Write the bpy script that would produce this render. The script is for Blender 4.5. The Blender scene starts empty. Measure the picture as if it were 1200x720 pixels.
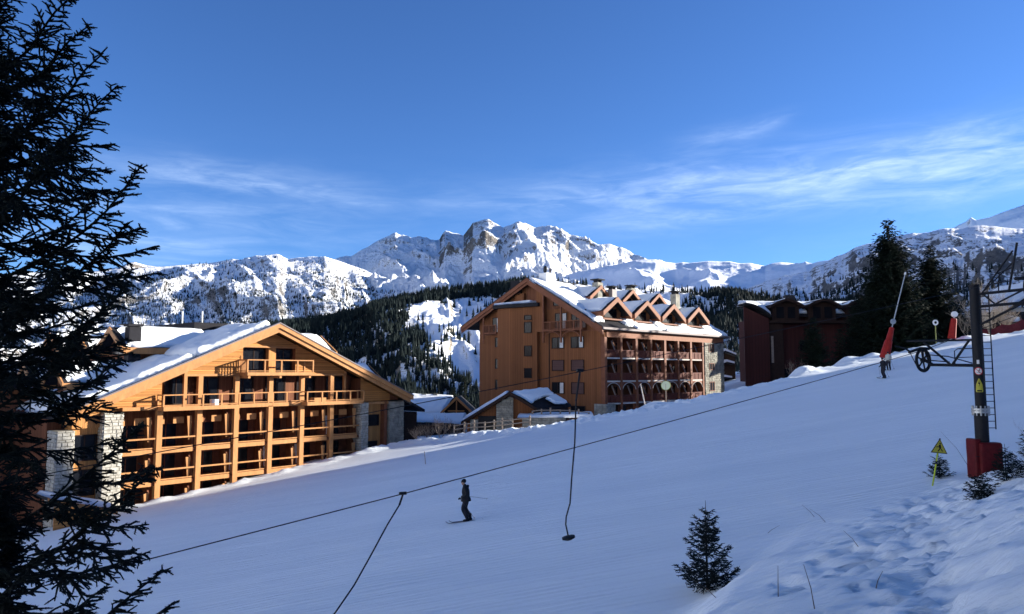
import bpy, bmesh, math, random
import numpy as np
from mathutils import Vector, Matrix
PI = math.pi
rng = np.random.default_rng(7)
random.seed(7)
SC = bpy.context.scene
COL = SC.collection

# ------------------------------------------------------------------ camera
PITCH = math.radians(5.0)
cam_d = bpy.data.cameras.new('camera')
cam_d.lens = 26.0; cam_d.sensor_width = 36.0
cam_d.clip_start = 0.1; cam_d.clip_end = 30000
cam = bpy.data.objects.new('camera', cam_d); COL.objects.link(cam)
cam.location = (0, 0, 0); cam.rotation_euler = (PI / 2 + PITCH, 0, 0)
SC.camera = cam

# ------------------------------------------------------------------ light
SUN_AZ = math.radians(76); SUN_EL = math.radians(14.0)
SUN_DIR = Vector((math.sin(SUN_AZ) * math.cos(SUN_EL), math.cos(SUN_AZ) * math.cos(SUN_EL), math.sin(SUN_EL)))
sun_d = bpy.data.lights.new('sun', 'SUN'); sun_d.energy = 5.0; sun_d.angle = math.radians(0.5)
sun_d.color = (1.0, 0.93, 0.82)
sun = bpy.data.objects.new('sun', sun_d); COL.objects.link(sun)
sun.rotation_euler = (-SUN_DIR).to_track_quat('-Z', 'Y').to_euler()
sun.location = (60, 20, 60)

world = bpy.data.worlds.new('World'); SC.world = world
world.use_nodes = True
wt = world.node_tree; wn = wt.nodes; wl = wt.links
bg = wn['Background']
sky = wn.new('ShaderNodeTexSky'); sky.sky_type = 'NISHITA'
sky.sun_disc = False; sky.sun_elevation = SUN_EL; sky.sun_rotation = SUN_AZ
sky.altitude = 2000; sky.air_density = 1.0; sky.dust_density = 0.35; sky.ozone_density = 4.0
hs = wn.new('ShaderNodeHueSaturation'); hs.inputs['Saturation'].default_value = 1.0
tint = wn.new('ShaderNodeMix'); tint.data_type = 'RGBA'; tint.blend_type = 'MULTIPLY'; tint.inputs[0].default_value = 1.0
tint.inputs[7].default_value = (0.72, 0.93, 1.24, 1)
wl.new(sky.outputs[0], tint.inputs[6]); wl.new(tint.outputs[2], hs.inputs['Color'])
# thin cirrus: direction -> stretched noise, held in soft bands of elevation
tc = wn.new('ShaderNodeTexCoord')
sep = wn.new('ShaderNodeSeparateXYZ'); wl.new(tc.outputs['Generated'], sep.inputs[0])
def M(op, a, b=None, c=None, clamp=False):
    n = wn.new('ShaderNodeMath'); n.operation = op; n.use_clamp = clamp
    for i, v in enumerate((a, b, c)):
        if v is None: continue
        if isinstance(v, (int, float)): n.inputs[i].default_value = v
        else: wl.new(v, n.inputs[i])
    return n.outputs[0]
az = M('ARCTAN2', sep.outputs[0], sep.outputs[1]); el = M('ARCSINE', sep.outputs[2])
def cnoise(sx, sy, off, det=6, rough=0.6, shear=0.0, dist=0.4):
    cb = wn.new('ShaderNodeCombineXYZ')
    wl.new(M('MULTIPLY', az, sx), cb.inputs[0])
    wl.new(M('MULTIPLY', M('ADD', el, M('MULTIPLY', az, shear)), sy), cb.inputs[1]); cb.inputs[2].default_value = off
    n = wn.new('ShaderNodeTexNoise'); n.inputs['Scale'].default_value = 1; n.inputs['Detail'].default_value = det
    n.inputs['Roughness'].default_value = rough; n.inputs['Distortion'].default_value = dist
    wl.new(cb.outputs[0], n.inputs['Vector']); return n.outputs[0]
def gauss(x, c, w):   # soft bump
    d = M('DIVIDE', M('SUBTRACT', x, c), w)
    return M('POWER', 2.718, M('MULTIPLY', M('MULTIPLY', d, d), -1.0))
fine = cnoise(8, 42, 3.1, 8, .58, -0.01, 0.8)
broad = cnoise(4, 16, 9.7, 5, .55, 0.0, 0.5)
fil = cnoise(22, 110, 5.5, 6, .60, -0.01, 1.0)
def ramp(x, lo, hi): return M('DIVIDE', M('SUBTRACT', x, lo), hi - lo, clamp=True)
tex = M('MULTIPLY', ramp(fine, .36, .74), M('ADD', 0.55, M('MULTIPLY', ramp(fil, .35, .7), .6)))
def band(azc, azw, elc, elw, tilt, amp):
    e = M('SUBTRACT', el, M('MULTIPLY', M('SUBTRACT', az, azc), tilt))
    return M('MULTIPLY', M('MULTIPLY', gauss(az, azc, azw), gauss(e, elc, elw)), amp)
def sm(*a):
    r = a[0]
    for x in a[1:]: r = M('ADD', r, x)
    return r
D = math.radians
bands = sm(band(D(25), D(17), D(14.2), D(1.7), 0.03, 1.2),
           band(D(33), D(9), D(12.6), D(1.8), 0.0, .6),
           band(D(16), D(3.0), D(17.2), D(.8), 0.1, .38),
           band(D(19.6), D(1.4), D(18.0), D(.5), 0.2, .42),
           band(D(-20), D(9), D(13.6), D(1.2), -0.05, .75),
           band(D(-24), D(10), D(10.6), D(1.5), 0.0, .5),
           band(D(6), D(10), D(13.2), D(1.2), 0.03, .35),
           band(D(14), D(8), D(11.6), D(.8), 0.05, .55),
           band(D(-28), D(8), D(8.4), D(1.0), 0.0, .8),
           band(D(0), D(60), D(10), D(5), 0.0, .06))
mask = M('MULTIPLY', M('MULTIPLY', bands, M('ADD', tex, M('MULTIPLY', ramp(broad, .35, .75), .35))), 0.46, clamp=True)
mix = wn.new('ShaderNodeMix'); mix.data_type = 'RGBA'
mix.inputs[7].default_value = (6.2, 7.6, 9.6, 1)
wl.new(mask, mix.inputs[0]); wl.new(hs.outputs[0], mix.inputs[6]); wl.new(mix.outputs[2], bg.inputs['Color'])
bg.inputs['Strength'].default_value = 0.058
SC.view_settings.view_transform = 'Standard'; SC.view_settings.look = 'None'
SC.view_settings.exposure = 1.6; SC.view_settings.gamma = 1.0
SC.cycles.max_bounces = 5; SC.cycles.diffuse_bounces = 3; SC.cycles.glossy_bounces = 2

# ------------------------------------------------------------------ noise (numpy)
def _hash(ix, iy, seed):
    h = (ix.astype(np.int64) * 374761393 + iy.astype(np.int64) * 668265263 + seed * 1442695041) & 0xffffffff
    h = ((h ^ (h >> 13)) * 1274126177) & 0xffffffff
    return ((h ^ (h >> 16)) & 0xffff) / 65535.0
def vnoise(x, y, seed=0):
    x = np.asarray(x, float); y = np.asarray(y, float)
    ix = np.floor(x); iy = np.floor(y); fx = x - ix; fy = y - iy
    fx = fx * fx * fx * (fx * (fx * 6 - 15) + 10); fy = fy * fy * fy * (fy * (fy * 6 - 15) + 10)
    a = _hash(ix, iy, seed); b = _hash(ix + 1, iy, seed); c = _hash(ix, iy + 1, seed); d = _hash(ix + 1, iy + 1, seed)
    return (a * (1 - fx) + b * fx) * (1 - fy) + (c * (1 - fx) + d * fx) * fy * 1.0
def fbm(x, y, oct=5, seed=0, gain=.5, lac=2.03):
    s = 0; a = 1; t = 0
    for i in range(oct):
        s = s + a * (vnoise(x, y, seed + i * 17) * 2 - 1); t += a; a *= gain
        x, y = (x * .8 - y * .6) * lac + 3.7, (x * .6 + y * .8) * lac + 1.3
    return s / t
def ridged(x, y, oct=5, seed=0, gain=.5, lac=2.07):
    s = 0; a = 1; t = 0
    for i in range(oct):
        n = 1 - np.abs(vnoise(x, y, seed + i * 31) * 2 - 1)
        s = s + a * n * n; t += a; a *= gain
        x, y = (x * .8 - y * .6) * lac + 5.1, (x * .6 + y * .8) * lac + 2.9
    return s / t
def smooth(a, b, x):
    t = np.clip((np.asarray(x, float) - a) / (b - a), 0, 1); return t * t * (3 - 2 * t)

# photo ray -> world direction (used only to read real positions off the photograph)
F = 866.7
def ray(px, py):
    a = (px - 600) / F; b = (360 - py) / F
    c, s = math.cos(PITCH), math.sin(PITCH)
    return Vector((a, c - b * s, s + b * c))
def at(px, py, y):
    d = ray(px, py); return d * (y / d.y)

# ------------------------------------------------------------------ mesh helpers
ZB = {}
def rootbase(o):
    while o is not None:
        if o.name in ZB: return ZB[o.name]
        o = o.parent
    return 0.0
class MB:
    def __init__(s, fmap=None): s.v = []; s.f = []; s.map = fmap; s.mi = []; s.cur = 0
    def add(s, vs, fs):
        k = len(s.v)
        if s.map: vs = [s.map(*p) for p in vs]
        s.v += [tuple(p) for p in vs]; s.f += [tuple(i + k for i in f) for f in fs]; s.mi += [s.cur] * len(fs); return s
    def box(s, x0, x1, y0, y1, z0, z1):
        return s.add([(x0, y0, z0), (x1, y0, z0), (x1, y1, z0), (x0, y1, z0), (x0, y0, z1), (x1, y0, z1), (x1, y1, z1), (x0, y1, z1)],
                     [(0, 3, 2, 1), (4, 5, 6, 7), (0, 1, 5, 4), (1, 2, 6, 5), (2, 3, 7, 6), (3, 0, 4, 7)])
    def hexa(s, b, t):      # 4 bottom points, 4 top points
        return s.add(list(b) + list(t), [(0, 3, 2, 1), (4, 5, 6, 7), (0, 1, 5, 4), (1, 2, 6, 5), (2, 3, 7, 6), (3, 0, 4, 7)])
    def extr(s, poly, d):   # polygon (3D points) extruded by vector d
        n = len(poly); q = [(p[0] + d[0], p[1] + d[1], p[2] + d[2]) for p in poly]
        fs = [tuple(range(n))[::-1], tuple(range(n, 2 * n))] + [(i, (i + 1) % n, n + (i + 1) % n, n + i) for i in range(n)]
        return s.add(list(poly) + q, fs)
    def tube(s, pts, r, n=8, cap=True):
        pts = [Vector(p) for p in pts]; rs = r if isinstance(r, (list, tuple)) else [r] * len(pts)
        vs = []; up = None
        for i, p in enumerate(pts):
            t = (pts[min(i + 1, len(pts) - 1)] - pts[max(i - 1, 0)]).normalized()
            if up is None: up = t.orthogonal().normalized()
            a = (up - t * up.dot(t)); a = a.normalized() if a.length > 1e-5 else t.orthogonal().normalized(); up = a
            b = t.cross(a)
            for k in range(n):
                q = 2 * PI * k / n; vs.append(p + (a * math.cos(q) + b * math.sin(q)) * rs[i])
        fs = [(i * n + k, i * n + (k + 1) % n, (i + 1) * n + (k + 1) % n, (i + 1) * n + k) for i in range(len(pts) - 1) for k in range(n)]
        if cap: fs += [tuple(range(n))[::-1], tuple(range((len(pts) - 1) * n, len(pts) * n))]
        return s.add(vs, fs)
    def ring(s, c, ax, R, r, n=28, m=8):   # torus
        ax = Vector(ax).normalized(); a = ax.orthogonal().normalized(); b = ax.cross(a); c = Vector(c)
        vs = []
        for i in range(n):
            q = 2 * PI * i / n; e = a * math.cos(q) + b * math.sin(q)
            for k in range(m):
                w = 2 * PI * k / m; vs.append(c + e * (R + r * math.cos(w)) + ax * r * math.sin(w))
        return s.add(vs, [(i * m + k, ((i + 1) % n) * m + k, ((i + 1) % n) * m + (k + 1) % m, i * m + (k + 1) % m) for i in range(n) for k in range(m)])
    def disc(s, c, ax, R, t, n=20):
        ax = Vector(ax).normalized(); return s.tube([Vector(c) - ax * t / 2, Vector(c) + ax * t / 2], R, n)
    def build(s, name, mat, parent=None, label=None, kind=None, smooth_=False, bevel=0):
        me = bpy.data.meshes.new(name); zb = rootbase(parent)
        me.from_pydata([(x, y, z - zb) for x, y, z in s.v], [], s.f)
        ms = mat if isinstance(mat, (list, tuple)) else [mat]
        for m in ms: me.materials.append(m)
        if len(ms) > 1: me.polygons.foreach_set('material_index', s.mi)
        bm = bmesh.new(); bm.from_mesh(me); bmesh.ops.recalc_face_normals(bm, faces=bm.faces)
        if bevel: bmesh.ops.bevel(bm, geom=list(bm.edges), offset=bevel, segments=1, affect='EDGES')
        bm.to_mesh(me); bm.free()
        if smooth_: me.polygons.foreach_set('use_smooth', [True] * len(me.polygons))
        o = bpy.data.objects.new(name, me); COL.objects.link(o)
        if parent: o.parent = parent
        if label: o['label'] = label
        if kind: o['kind'] = kind
        return o
def npmesh(name, V, Fs, mat, parent=None, kind=None, smooth_=True, tri=False):
    """fast mesh from arrays: V (n,3), Fs (m,4) or (m,3)"""
    me = bpy.data.meshes.new(name); V = np.asarray(V, np.float32); Fs = np.asarray(Fs, np.int32); k = Fs.shape[1]
    me.vertices.add(len(V)); me.vertices.foreach_set('co', V.ravel())
    me.loops.add(Fs.size); me.loops.foreach_set('vertex_index', Fs.ravel())
    me.polygons.add(len(Fs)); me.polygons.foreach_set('loop_start', np.arange(0, Fs.size, k, dtype=np.int32))
    me.polygons.foreach_set('loop_total', np.full(len(Fs), k, np.int32))
    me.polygons.foreach_set('use_smooth', np.full(len(Fs), smooth_))
    for m in (mat if isinstance(mat, (list, tuple)) else [mat]): me.materials.append(m)
    me.update(calc_edges=True)
    o = bpy.data.objects.new(name, me); COL.objects.link(o)
    if parent: o.parent = parent
    if kind: o['kind'] = kind
    return o
def gridfaces(nx, ny):
    i = np.arange(nx - 1)[:, None] * ny + np.arange(ny - 1)[None]
    return np.stack([i, i + ny, i + ny + 1, i + 1], -1).reshape(-1, 4)
def thing(name, label, cat, loc=(0, 0, 0), rz=0.0, group=None):
    o = bpy.data.objects.new(name, None); COL.objects.link(o); o.empty_display_size = .3
    o.location = loc; o.rotation_euler = (0, 0, rz); o['label'] = label; o['category'] = cat
    if group: o['group'] = group
    return o
def tag(o, label, cat, group=None):
    o['label'] = label; o['category'] = cat
    if group: o['group'] = group
    return o
def dup(root, loc, rz=0.0, sc=1.0, label=None, group=None):
    r = root.copy(); COL.objects.link(r); r.location = loc; r.rotation_euler = (0, 0, rz); r.scale = (sc, sc, sc)
    if label: r['label'] = label
    if group: r['group'] = group
    for ch in list(root.children):
        c = ch.copy(); COL.objects.link(c); c.parent = r
        for g in ch.children:
            d = g.copy(); COL.objects.link(d); d.parent = c
    return r

# ------------------------------------------------------------------ materials
def mat(name, col, rough=.7, metal=0.0, var=0.0, vscale=4.0, bump=0.0, bscale=30.0, stretch=None, spec=.12, col2=None, trans=0.0):
    m = bpy.data.materials.new(name); m.use_nodes = True; nt = m.node_tree; n = nt.nodes; l = nt.links
    p = n['Principled BSDF']; p.inputs['Roughness'].default_value = rough; p.inputs['Metallic'].default_value = metal
    p.inputs['Base Color'].default_value = (*col, 1); p.inputs['Specular IOR Level'].default_value = spec
    t = n.new('ShaderNodeTexCoord'); mp = n.new('ShaderNodeMapping'); l.new(t.outputs['Object'], mp.inputs[0])
    if stretch: mp.inputs['Scale'].default_value = stretch
    if var or col2:
        nz = n.new('ShaderNodeTexNoise'); nz.inputs['Scale'].default_value = vscale; nz.inputs['Detail'].default_value = 7; nz.inputs['Roughness'].default_value = .62
        l.new(mp.outputs[0], nz.inputs['Vector'])
        r = n.new('ShaderNodeValToRGB'); r.color_ramp.elements[0].position = .3; r.color_ramp.elements[1].position = .7
        c2 = col2 or tuple(min(1, c * (1 + var)) for c in col)
        r.color_ramp.elements[0].color = (*[c * (1 - var) for c in col], 1); r.color_ramp.elements[1].color = (*c2, 1)
        l.new(nz.outputs[0], r.inputs[0]); l.new(r.outputs[0], p.inputs['Base Color'])
    if bump:
        nb = n.new('ShaderNodeTexNoise'); nb.inputs['Scale'].default_value = bscale; nb.inputs['Detail'].default_value = 5
        l.new(mp.outputs[0], nb.inputs['Vector'])
        b = n.new('ShaderNodeBump'); b.inputs['Strength'].default_value = 1; b.inputs['Distance'].default_value = bump
        l.new(nb.outputs[0], b.inputs['Height']); l.new(b.outputs[0], p.inputs['Normal'])
    return m
def wood(name, col, axis=0, plank=.14, var=.3, col2=None):
    """boards: each board its own tone, grain along it, dark joints"""
    m = bpy.data.materials.new(name); m.use_nodes = True; nt = m.node_tree; n = nt.nodes; l = nt.links
    p = n['Principled BSDF']; p.inputs['Roughness'].default_value = .75; p.inputs['Specular IOR Level'].default_value = .12
    t = n.new('ShaderNodeTexCoord'); sp = n.new('ShaderNodeSeparateXYZ'); l.new(t.outputs['Object'], sp.inputs[0])
    def mm(op, a, b=None):
        q = n.new('ShaderNodeMath'); q.operation = op
        for i, v in enumerate((a, b)):
            if v is None: continue
            if isinstance(v, (int, float)): q.inputs[i].default_value = v
            else: l.new(v, q.inputs[i])
        return q.outputs[0]
    # axis: 0 = boards lie level (joints stacked in z), 2 = boards upright (joints along x+y)
    s = sp.outputs[2] if axis == 0 else mm('ADD', sp.outputs[0], sp.outputs[1])
    k = mm('DIVIDE', s, plank); fl = mm('FLOOR', k); fr = mm('SUBTRACT', k, fl)
    wn_ = n.new('ShaderNodeTexWhiteNoise'); wn_.noise_dimensions = '1D'; l.new(fl, wn_.inputs['W'])
    nz = n.new('ShaderNodeTexNoise'); nz.inputs['Scale'].default_value = 1; nz.inputs['Detail'].default_value = 8; nz.inputs['Roughness'].default_value = .6
    mp = n.new('ShaderNodeMapping'); l.new(t.outputs['Object'], mp.inputs[0]); mp.inputs['Scale'].default_value = (.7, .7, 14) if axis == 0 else (14, 14, .5)
    l.new(mp.outputs[0], nz.inputs['Vector'])
    n2 = n.new('ShaderNodeTexNoise'); n2.inputs['Scale'].default_value = .5; n2.inputs['Detail'].default_value = 5; l.new(t.outputs['Object'], n2.inputs['Vector'])
    f = mm('ADD', mm('MULTIPLY', wn_.outputs[0], .4), mm('ADD', mm('MULTIPLY', nz.outputs[0], .45), mm('MULTIPLY', n2.outputs[0], .35)))
    r = n.new('ShaderNodeValToRGB'); e = r.color_ramp.elements; e[0].position = .32; e[1].position = .85
    e[0].color = (*[c * (1 - var) for c in col], 1); e[1].color = (*(col2 or [min(1, c * (1 + var * .7)) for c in col]), 1)
    l.new(f, r.inputs[0])
    jt = mm('GREATER_THAN', mm('ABSOLUTE', mm('SUBTRACT', fr, .5)), .45)
    mx = n.new('ShaderNodeMix'); mx.data_type = 'RGBA'; mx.inputs[7].default_value = (*[c * .35 for c in col], 1)
    l.new(mm('MULTIPLY', jt, .7), mx.inputs[0]); l.new(r.outputs[0], mx.inputs[6]); l.new(mx.outputs[2], p.inputs['Base Color'])
    b = n.new('ShaderNodeBump'); b.inputs['Distance'].default_value = .012; l.new(mm('SUBTRACT', nz.outputs[0], jt), b.inputs['Height']); l.new(b.outputs[0], p.inputs['Normal'])
    return m
def snow(name, bump=.02, scale=6.0, stretch=None, fine=.004, tint=(.87, .90, .90)):
    m = bpy.data.materials.new(name); m.use_nodes = True; nt = m.node_tree; n = nt.nodes; l = nt.links
    p = n['Principled BSDF']; p.inputs['Roughness'].default_value = .75; p.inputs['Specular IOR Level'].default_value = .2
    t = n.new('ShaderNodeTexCoord'); mp = n.new('ShaderNodeMapping'); l.new(t.outputs['Object'], mp.inputs[0])
    if stretch: mp.inputs['Scale'].default_value = stretch
    a = n.new('ShaderNodeTexNoise'); a.inputs['Scale'].default_value = scale; a.inputs['Detail'].default_value = 8; a.inputs['Roughness'].default_value = .65
    l.new(mp.outputs[0], a.inputs['Vector'])
    c = n.new('ShaderNodeTexNoise'); c.inputs['Scale'].default_value = .12; c.inputs['Detail'].default_value = 6; l.new(t.outputs['Object'], c.inputs['Vector'])
    r = n.new('ShaderNodeValToRGB'); r.color_ramp.elements[0].position = .3; r.color_ramp.elements[1].position = .75
    r.color_ramp.elements[0].color = (*[x * .9 for x in tint], 1); r.color_ramp.elements[1].color = (*tint, 1)
    l.new(c.outputs[0], r.inputs[0]); l.new(r.outputs[0], p.inputs['Base Color'])
    b = n.new('ShaderNodeBump'); b.inputs['Distance'].default_value = bump; l.new(a.outputs[0], b.inputs['Height'])
    g = n.new('ShaderNodeTexNoise'); g.inputs['Scale'].default_value = 60; g.inputs['Detail'].default_value = 3; l.new(t.outputs['Object'], g.inputs['Vector'])
    b2 = n.new('ShaderNodeBump'); b2.inputs['Distance'].default_value = fine; l.new(g.outputs[0], b2.inputs['Height']); l.new(b.outputs[0], b2.inputs['Normal'])
    l.new(b2.outputs[0], p.inputs['Normal'])
    return m
SNOW_ROOF = snow('roof_snow', .03, 2.5)
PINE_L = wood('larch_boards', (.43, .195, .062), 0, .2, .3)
PINE_V = wood('larch_upright_boards', (.42, .20, .07), 2, .16, .3)
PINE = mat('larch_beam', (.385, .185, .072), .6, var=.16, vscale=3, bump=.01, bscale=12, stretch=(1, 1, .3))
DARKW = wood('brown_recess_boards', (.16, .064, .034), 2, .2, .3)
REDW = mat('red_brown_door', (.14, .05, .028), .55, var=.2, vscale=3)
BROWNV = wood('chestnut_boards', (.185, .073, .030), 2, .33, .22)
BROWN = mat('chestnut_beam', (.17, .065, .035), .6, var=.2, vscale=2)
ORANGE = mat('orange_fascia', (.20, .075, .035), .6, var=.15, vscale=2)
RAIL = mat('red_rail', (.13, .04, .028), .6, var=.2, vscale=3)
SUNBAR = mat('sun_bar_tone', (.34, .27, .23), .8, var=.12, vscale=3)  # pale tone of the bars that stand in for sun patches
MAROON = wood('maroon_boards', (.046, .015, .014), 2, .35, .2)
DKROOF = mat('dark_roofing', (.018, .018, .022), .8, var=.3, vscale=2)
DKWOOD = mat('dark_timber', (.026, .015, .012), .7, var=.25, vscale=3)
METAL = mat('grey_flashing', (.16, .14, .14), .6, .2)
GREYWOOD = mat('weathered_timber', (.26, .21, .17), .8, var=.3, vscale=6)
BLACK = mat('black_steel', (.008, .009, .012), .6, .0, var=.3, vscale=8, spec=.2)
GALV = mat('galvanised_steel', (.35, .37, .38), .4, .7, var=.2, vscale=9)
REDPAD = mat('red_padding', (.085, .007, .009), .55, var=.25, vscale=6, bump=.01, bscale=9)
GLASS = mat('window_glass', (.006, .007, .010), .2, spec=.2)
CURT = mat('curtain', (.5, .5, .5), .9, var=.15, vscale=6)
WHITE = mat('white_paint', (.78, .78, .76), .6)
STONE_A = mat('pale_stone', (.36, .34, .29), .85, var=.35, vscale=3.5, bump=.02, bscale=8, col2=(.52, .5, .44))
STONE_B = mat('grey_stone', (.22, .21, .18), .9, var=.4, vscale=1.2, bump=.03, bscale=5, col2=(.36, .35, .3))
MORTAR = mat('mortar', (.2, .19, .16), .95)
BARK = mat('spruce_bark', (.02, .015, .012), .9, var=.4, vscale=12, bump=.02, bscale=20)
NEEDLE = mat('spruce_needles', (.007, .011, .009), .8, spec=.15, var=.35, vscale=3)
NEEDLE2 = mat('conifer_needles', (.012, .020, .013), .85, spec=.1, var=.4, vscale=.9)
FOREST = mat('forest_needles', (.010, .017, .017), .85, var=.45, vscale=.05, spec=.1)
TWIG = mat('bare_twigs', (.24, .19, .15), .85, var=.3, vscale=4)
# ------------------------------------------------------------------ ground
EDX = np.array([-400, -60, -38, -12, -4, 2, 9, 22, 36, 49, 64, 90, 400.])
EDY = np.array([62, 62, 62, 84, 80, 76, 75, 76, 87, 93, 94, 97, 120.])
def edge_y(x): return np.interp(x, EDX, EDY)
def bankfun(x, y):
    b = -1.65 + .296 * x - .261 * y
    lx = np.interp(y, [-30, 0, 8, 18, 24, 40], [-7, -3, 1.2, 5.6, 9.5, 20])
    return b - .42 * np.clip(lx - x, 0, 30) ** 1.15
def ground(x, y):
    x = np.asarray(x, float); y = np.asarray(y, float)
    xs = np.where(x < 75, x, 75 + (x - 75) * .6)
    P = -6.75 + .168 * xs + .009 * np.clip(y, -400, 160)
    P = np.where(x < -60, -6.75 - .168 * 60 + (x + 60) * .1 + .009 * np.clip(y, -400, 160), P)
    B = bankfun(x, y)
    B = np.where((y < -2), np.maximum(B, P + 3), B)
    k = .55; h = np.clip(.5 + .5 * (B - P) / k, 0, 1)
    z = P * (1 - h) + B * h + k * h * (1 - h)
    # behind the piste edge
    d = y - edge_y(x)
    drop = np.interp(x, [-60, -20, -12, 0, 10, 20, 33, 45, 60, 75], [0, 0, 1.2, 2.2, 2.5, 3.0, 3.8, 3.6, 1.8, .6])
    z = z - drop * smooth(.5, 6, d)
    z = z - .28 * np.clip(y - 150, 0, 1500) * smooth(150, 260, y)
    z = np.where((z < -260), -260 - (z + 260) * 0, z)
    # unseen shoulder off to the right, its crest line shaped to shade the piste
    crest = np.interp(y, [-200, -60, 60, 84, 92, 97.5, 100, 101.5, 105, 106.5, 111.5, 113, 118, 125], [46, 46, 46, 42, 38, 35, 30, 14, 6, 2, 2, 10, 9, 4])
    w = smooth(0, 1, (x - np.clip(.75 * y + 8, 45, 200)) / 40.0)
    hill = crest * w * smooth(200, 120, y)
    z = np.where(x > 40, z + np.maximum(0, hill - np.clip(z, 0, 99) * .5) * w, z)
    return z
def lumps(x, y):
    d = y - edge_y(x)
    # windrow of ploughed lumps along the far edge of the piste
    wr = np.exp(-((d + 1.2) / 1.5) ** 2) * (x > -34)
    lum = wr * (.22 + .42 * np.clip(fbm(x * .9, y * .9, 4, 5), -.3, 1) + .3 * np.clip(fbm(x * 2.3, y * 2.3, 3, 9), 0, 1))
    pile = .0
    for (px, py, a, r) in ((14.5, 78.0, 1.0, 1.7), (17.0, 78.5, .7, 1.2), (33, 85.5, .9, 1.6), (40.5, 90, .9, 1.8), (44, 91.5, .6, 1.6), (57, 94.0, .45, 3), (-3, 80, .3, 2)):
        pile = pile + a * np.exp(-((x - px) ** 2 + (y - py) ** 2) / r ** 2)
    groom = .02 * np.sin(y * 1.1 + fbm(x * .05, y * .05, 2, 3) * 4) * 0
    und = .22 * fbm(x * .035, y * .07, 4, 11) + .05 * fbm(x * .16, y * .6, 4, 21)
    # bank: foot tracks, drifts
    t = bankfun(x, y) - (-6.75 + .168 * x + .009 * y)
    onb = smooth(-.3, .6, t)
    pathx = np.interp(y, [0, 5, 16, 24, 40], [1.8, 2.9, 8.6, 13.6, 22])
    pw = np.exp(-((x - pathx) / (1.0 + .02 * y)) ** 2)
    foot = -pw * .16 - pw * .09 * smooth(.52, .66, vnoise(x * 3.3, y * 2.6, 41)) - pw * .05 * smooth(.5, .62, vnoise(x * 6.1 + 4, y * 5.0, 43))
    drift = .20 * fbm(x * .28, y * .28, 3, 51) + .05 * fbm(x * 1.4, y * 1.4, 4, 61)
    side = smooth(-4.0, -.8, x - pathx) * smooth(5.5, 1.5, x - pathx)
    scuff = side * (.045 * fbm(x * 4.2, y * 4.2, 3, 71) - .10 * smooth(.60, .72, vnoise(x * 2.1 + 7, y * 2.1, 72)))
    pits = -.14 * smooth(.74, .82, vnoise(x * 1.9, y * 1.9, 81)) * smooth(-5, -1, x - pathx)
    return lum + pile + und * (1 - onb * .6) + onb * (foot + drift + scuff + pits)
def ground_hit(px, py, far=200):
    """where the sight line through a photo pixel meets the snow"""
    d = ray(px, py); y = np.arange(4, far, .05); x = d.x / d.y * y; z = d.z / d.y * y
    g_ = ground(x, y) + lumps(x, y); k = int(np.argmax(g_ >= z)); return float(x[k]), float(y[k]), float(g_[k])
def gz(x, y): return float(ground(x, y) + lumps(x, y))
def axis(segs):
    out = [segs[0][0]]
    for a, b, s0, s1 in segs:
        x = a; n = max(1, int(round((b - a) / ((s0 + s1) / 2))))
        t = np.linspace(0, 1, n + 1)[1:]
        tt = (s0 * t + (s1 - s0) * t * t / 2) / ((s0 + s1) / 2)
        out += list(a + (b - a) * tt)
    return np.array(out)
gx = axis([(-900, -120, 60, 14), (-120, -45, 10, 1.2), (-45, -8, .8, .3), (-8, 0, .3, .14), (0, 18, .125, .125), (18, 30, .14, .5), (30, 80, .5, .6), (80, 160, 1.5, 8), (160, 1200, 15, 90)])
gy = axis([(-200, -20, 20, 5), (-20, 3, 2, .3), (3, 24, .125, .13), (24, 34, .12, .3), (34, 66, .4, .4), (66, 100, .32, .32), (100, 160, .6, 4), (160, 400, 8, 20), (400, 1500, 30, 60)])
GX, GY = np.meshgrid(gx, gy, indexing='ij')
GZ = ground(GX, GY) + lumps(GX, GY)
SNOW = snow('piste_snow', .05, .9, stretch=(.55, 2.4, 1), fine=.006, tint=(.80, .84, .88))
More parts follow.
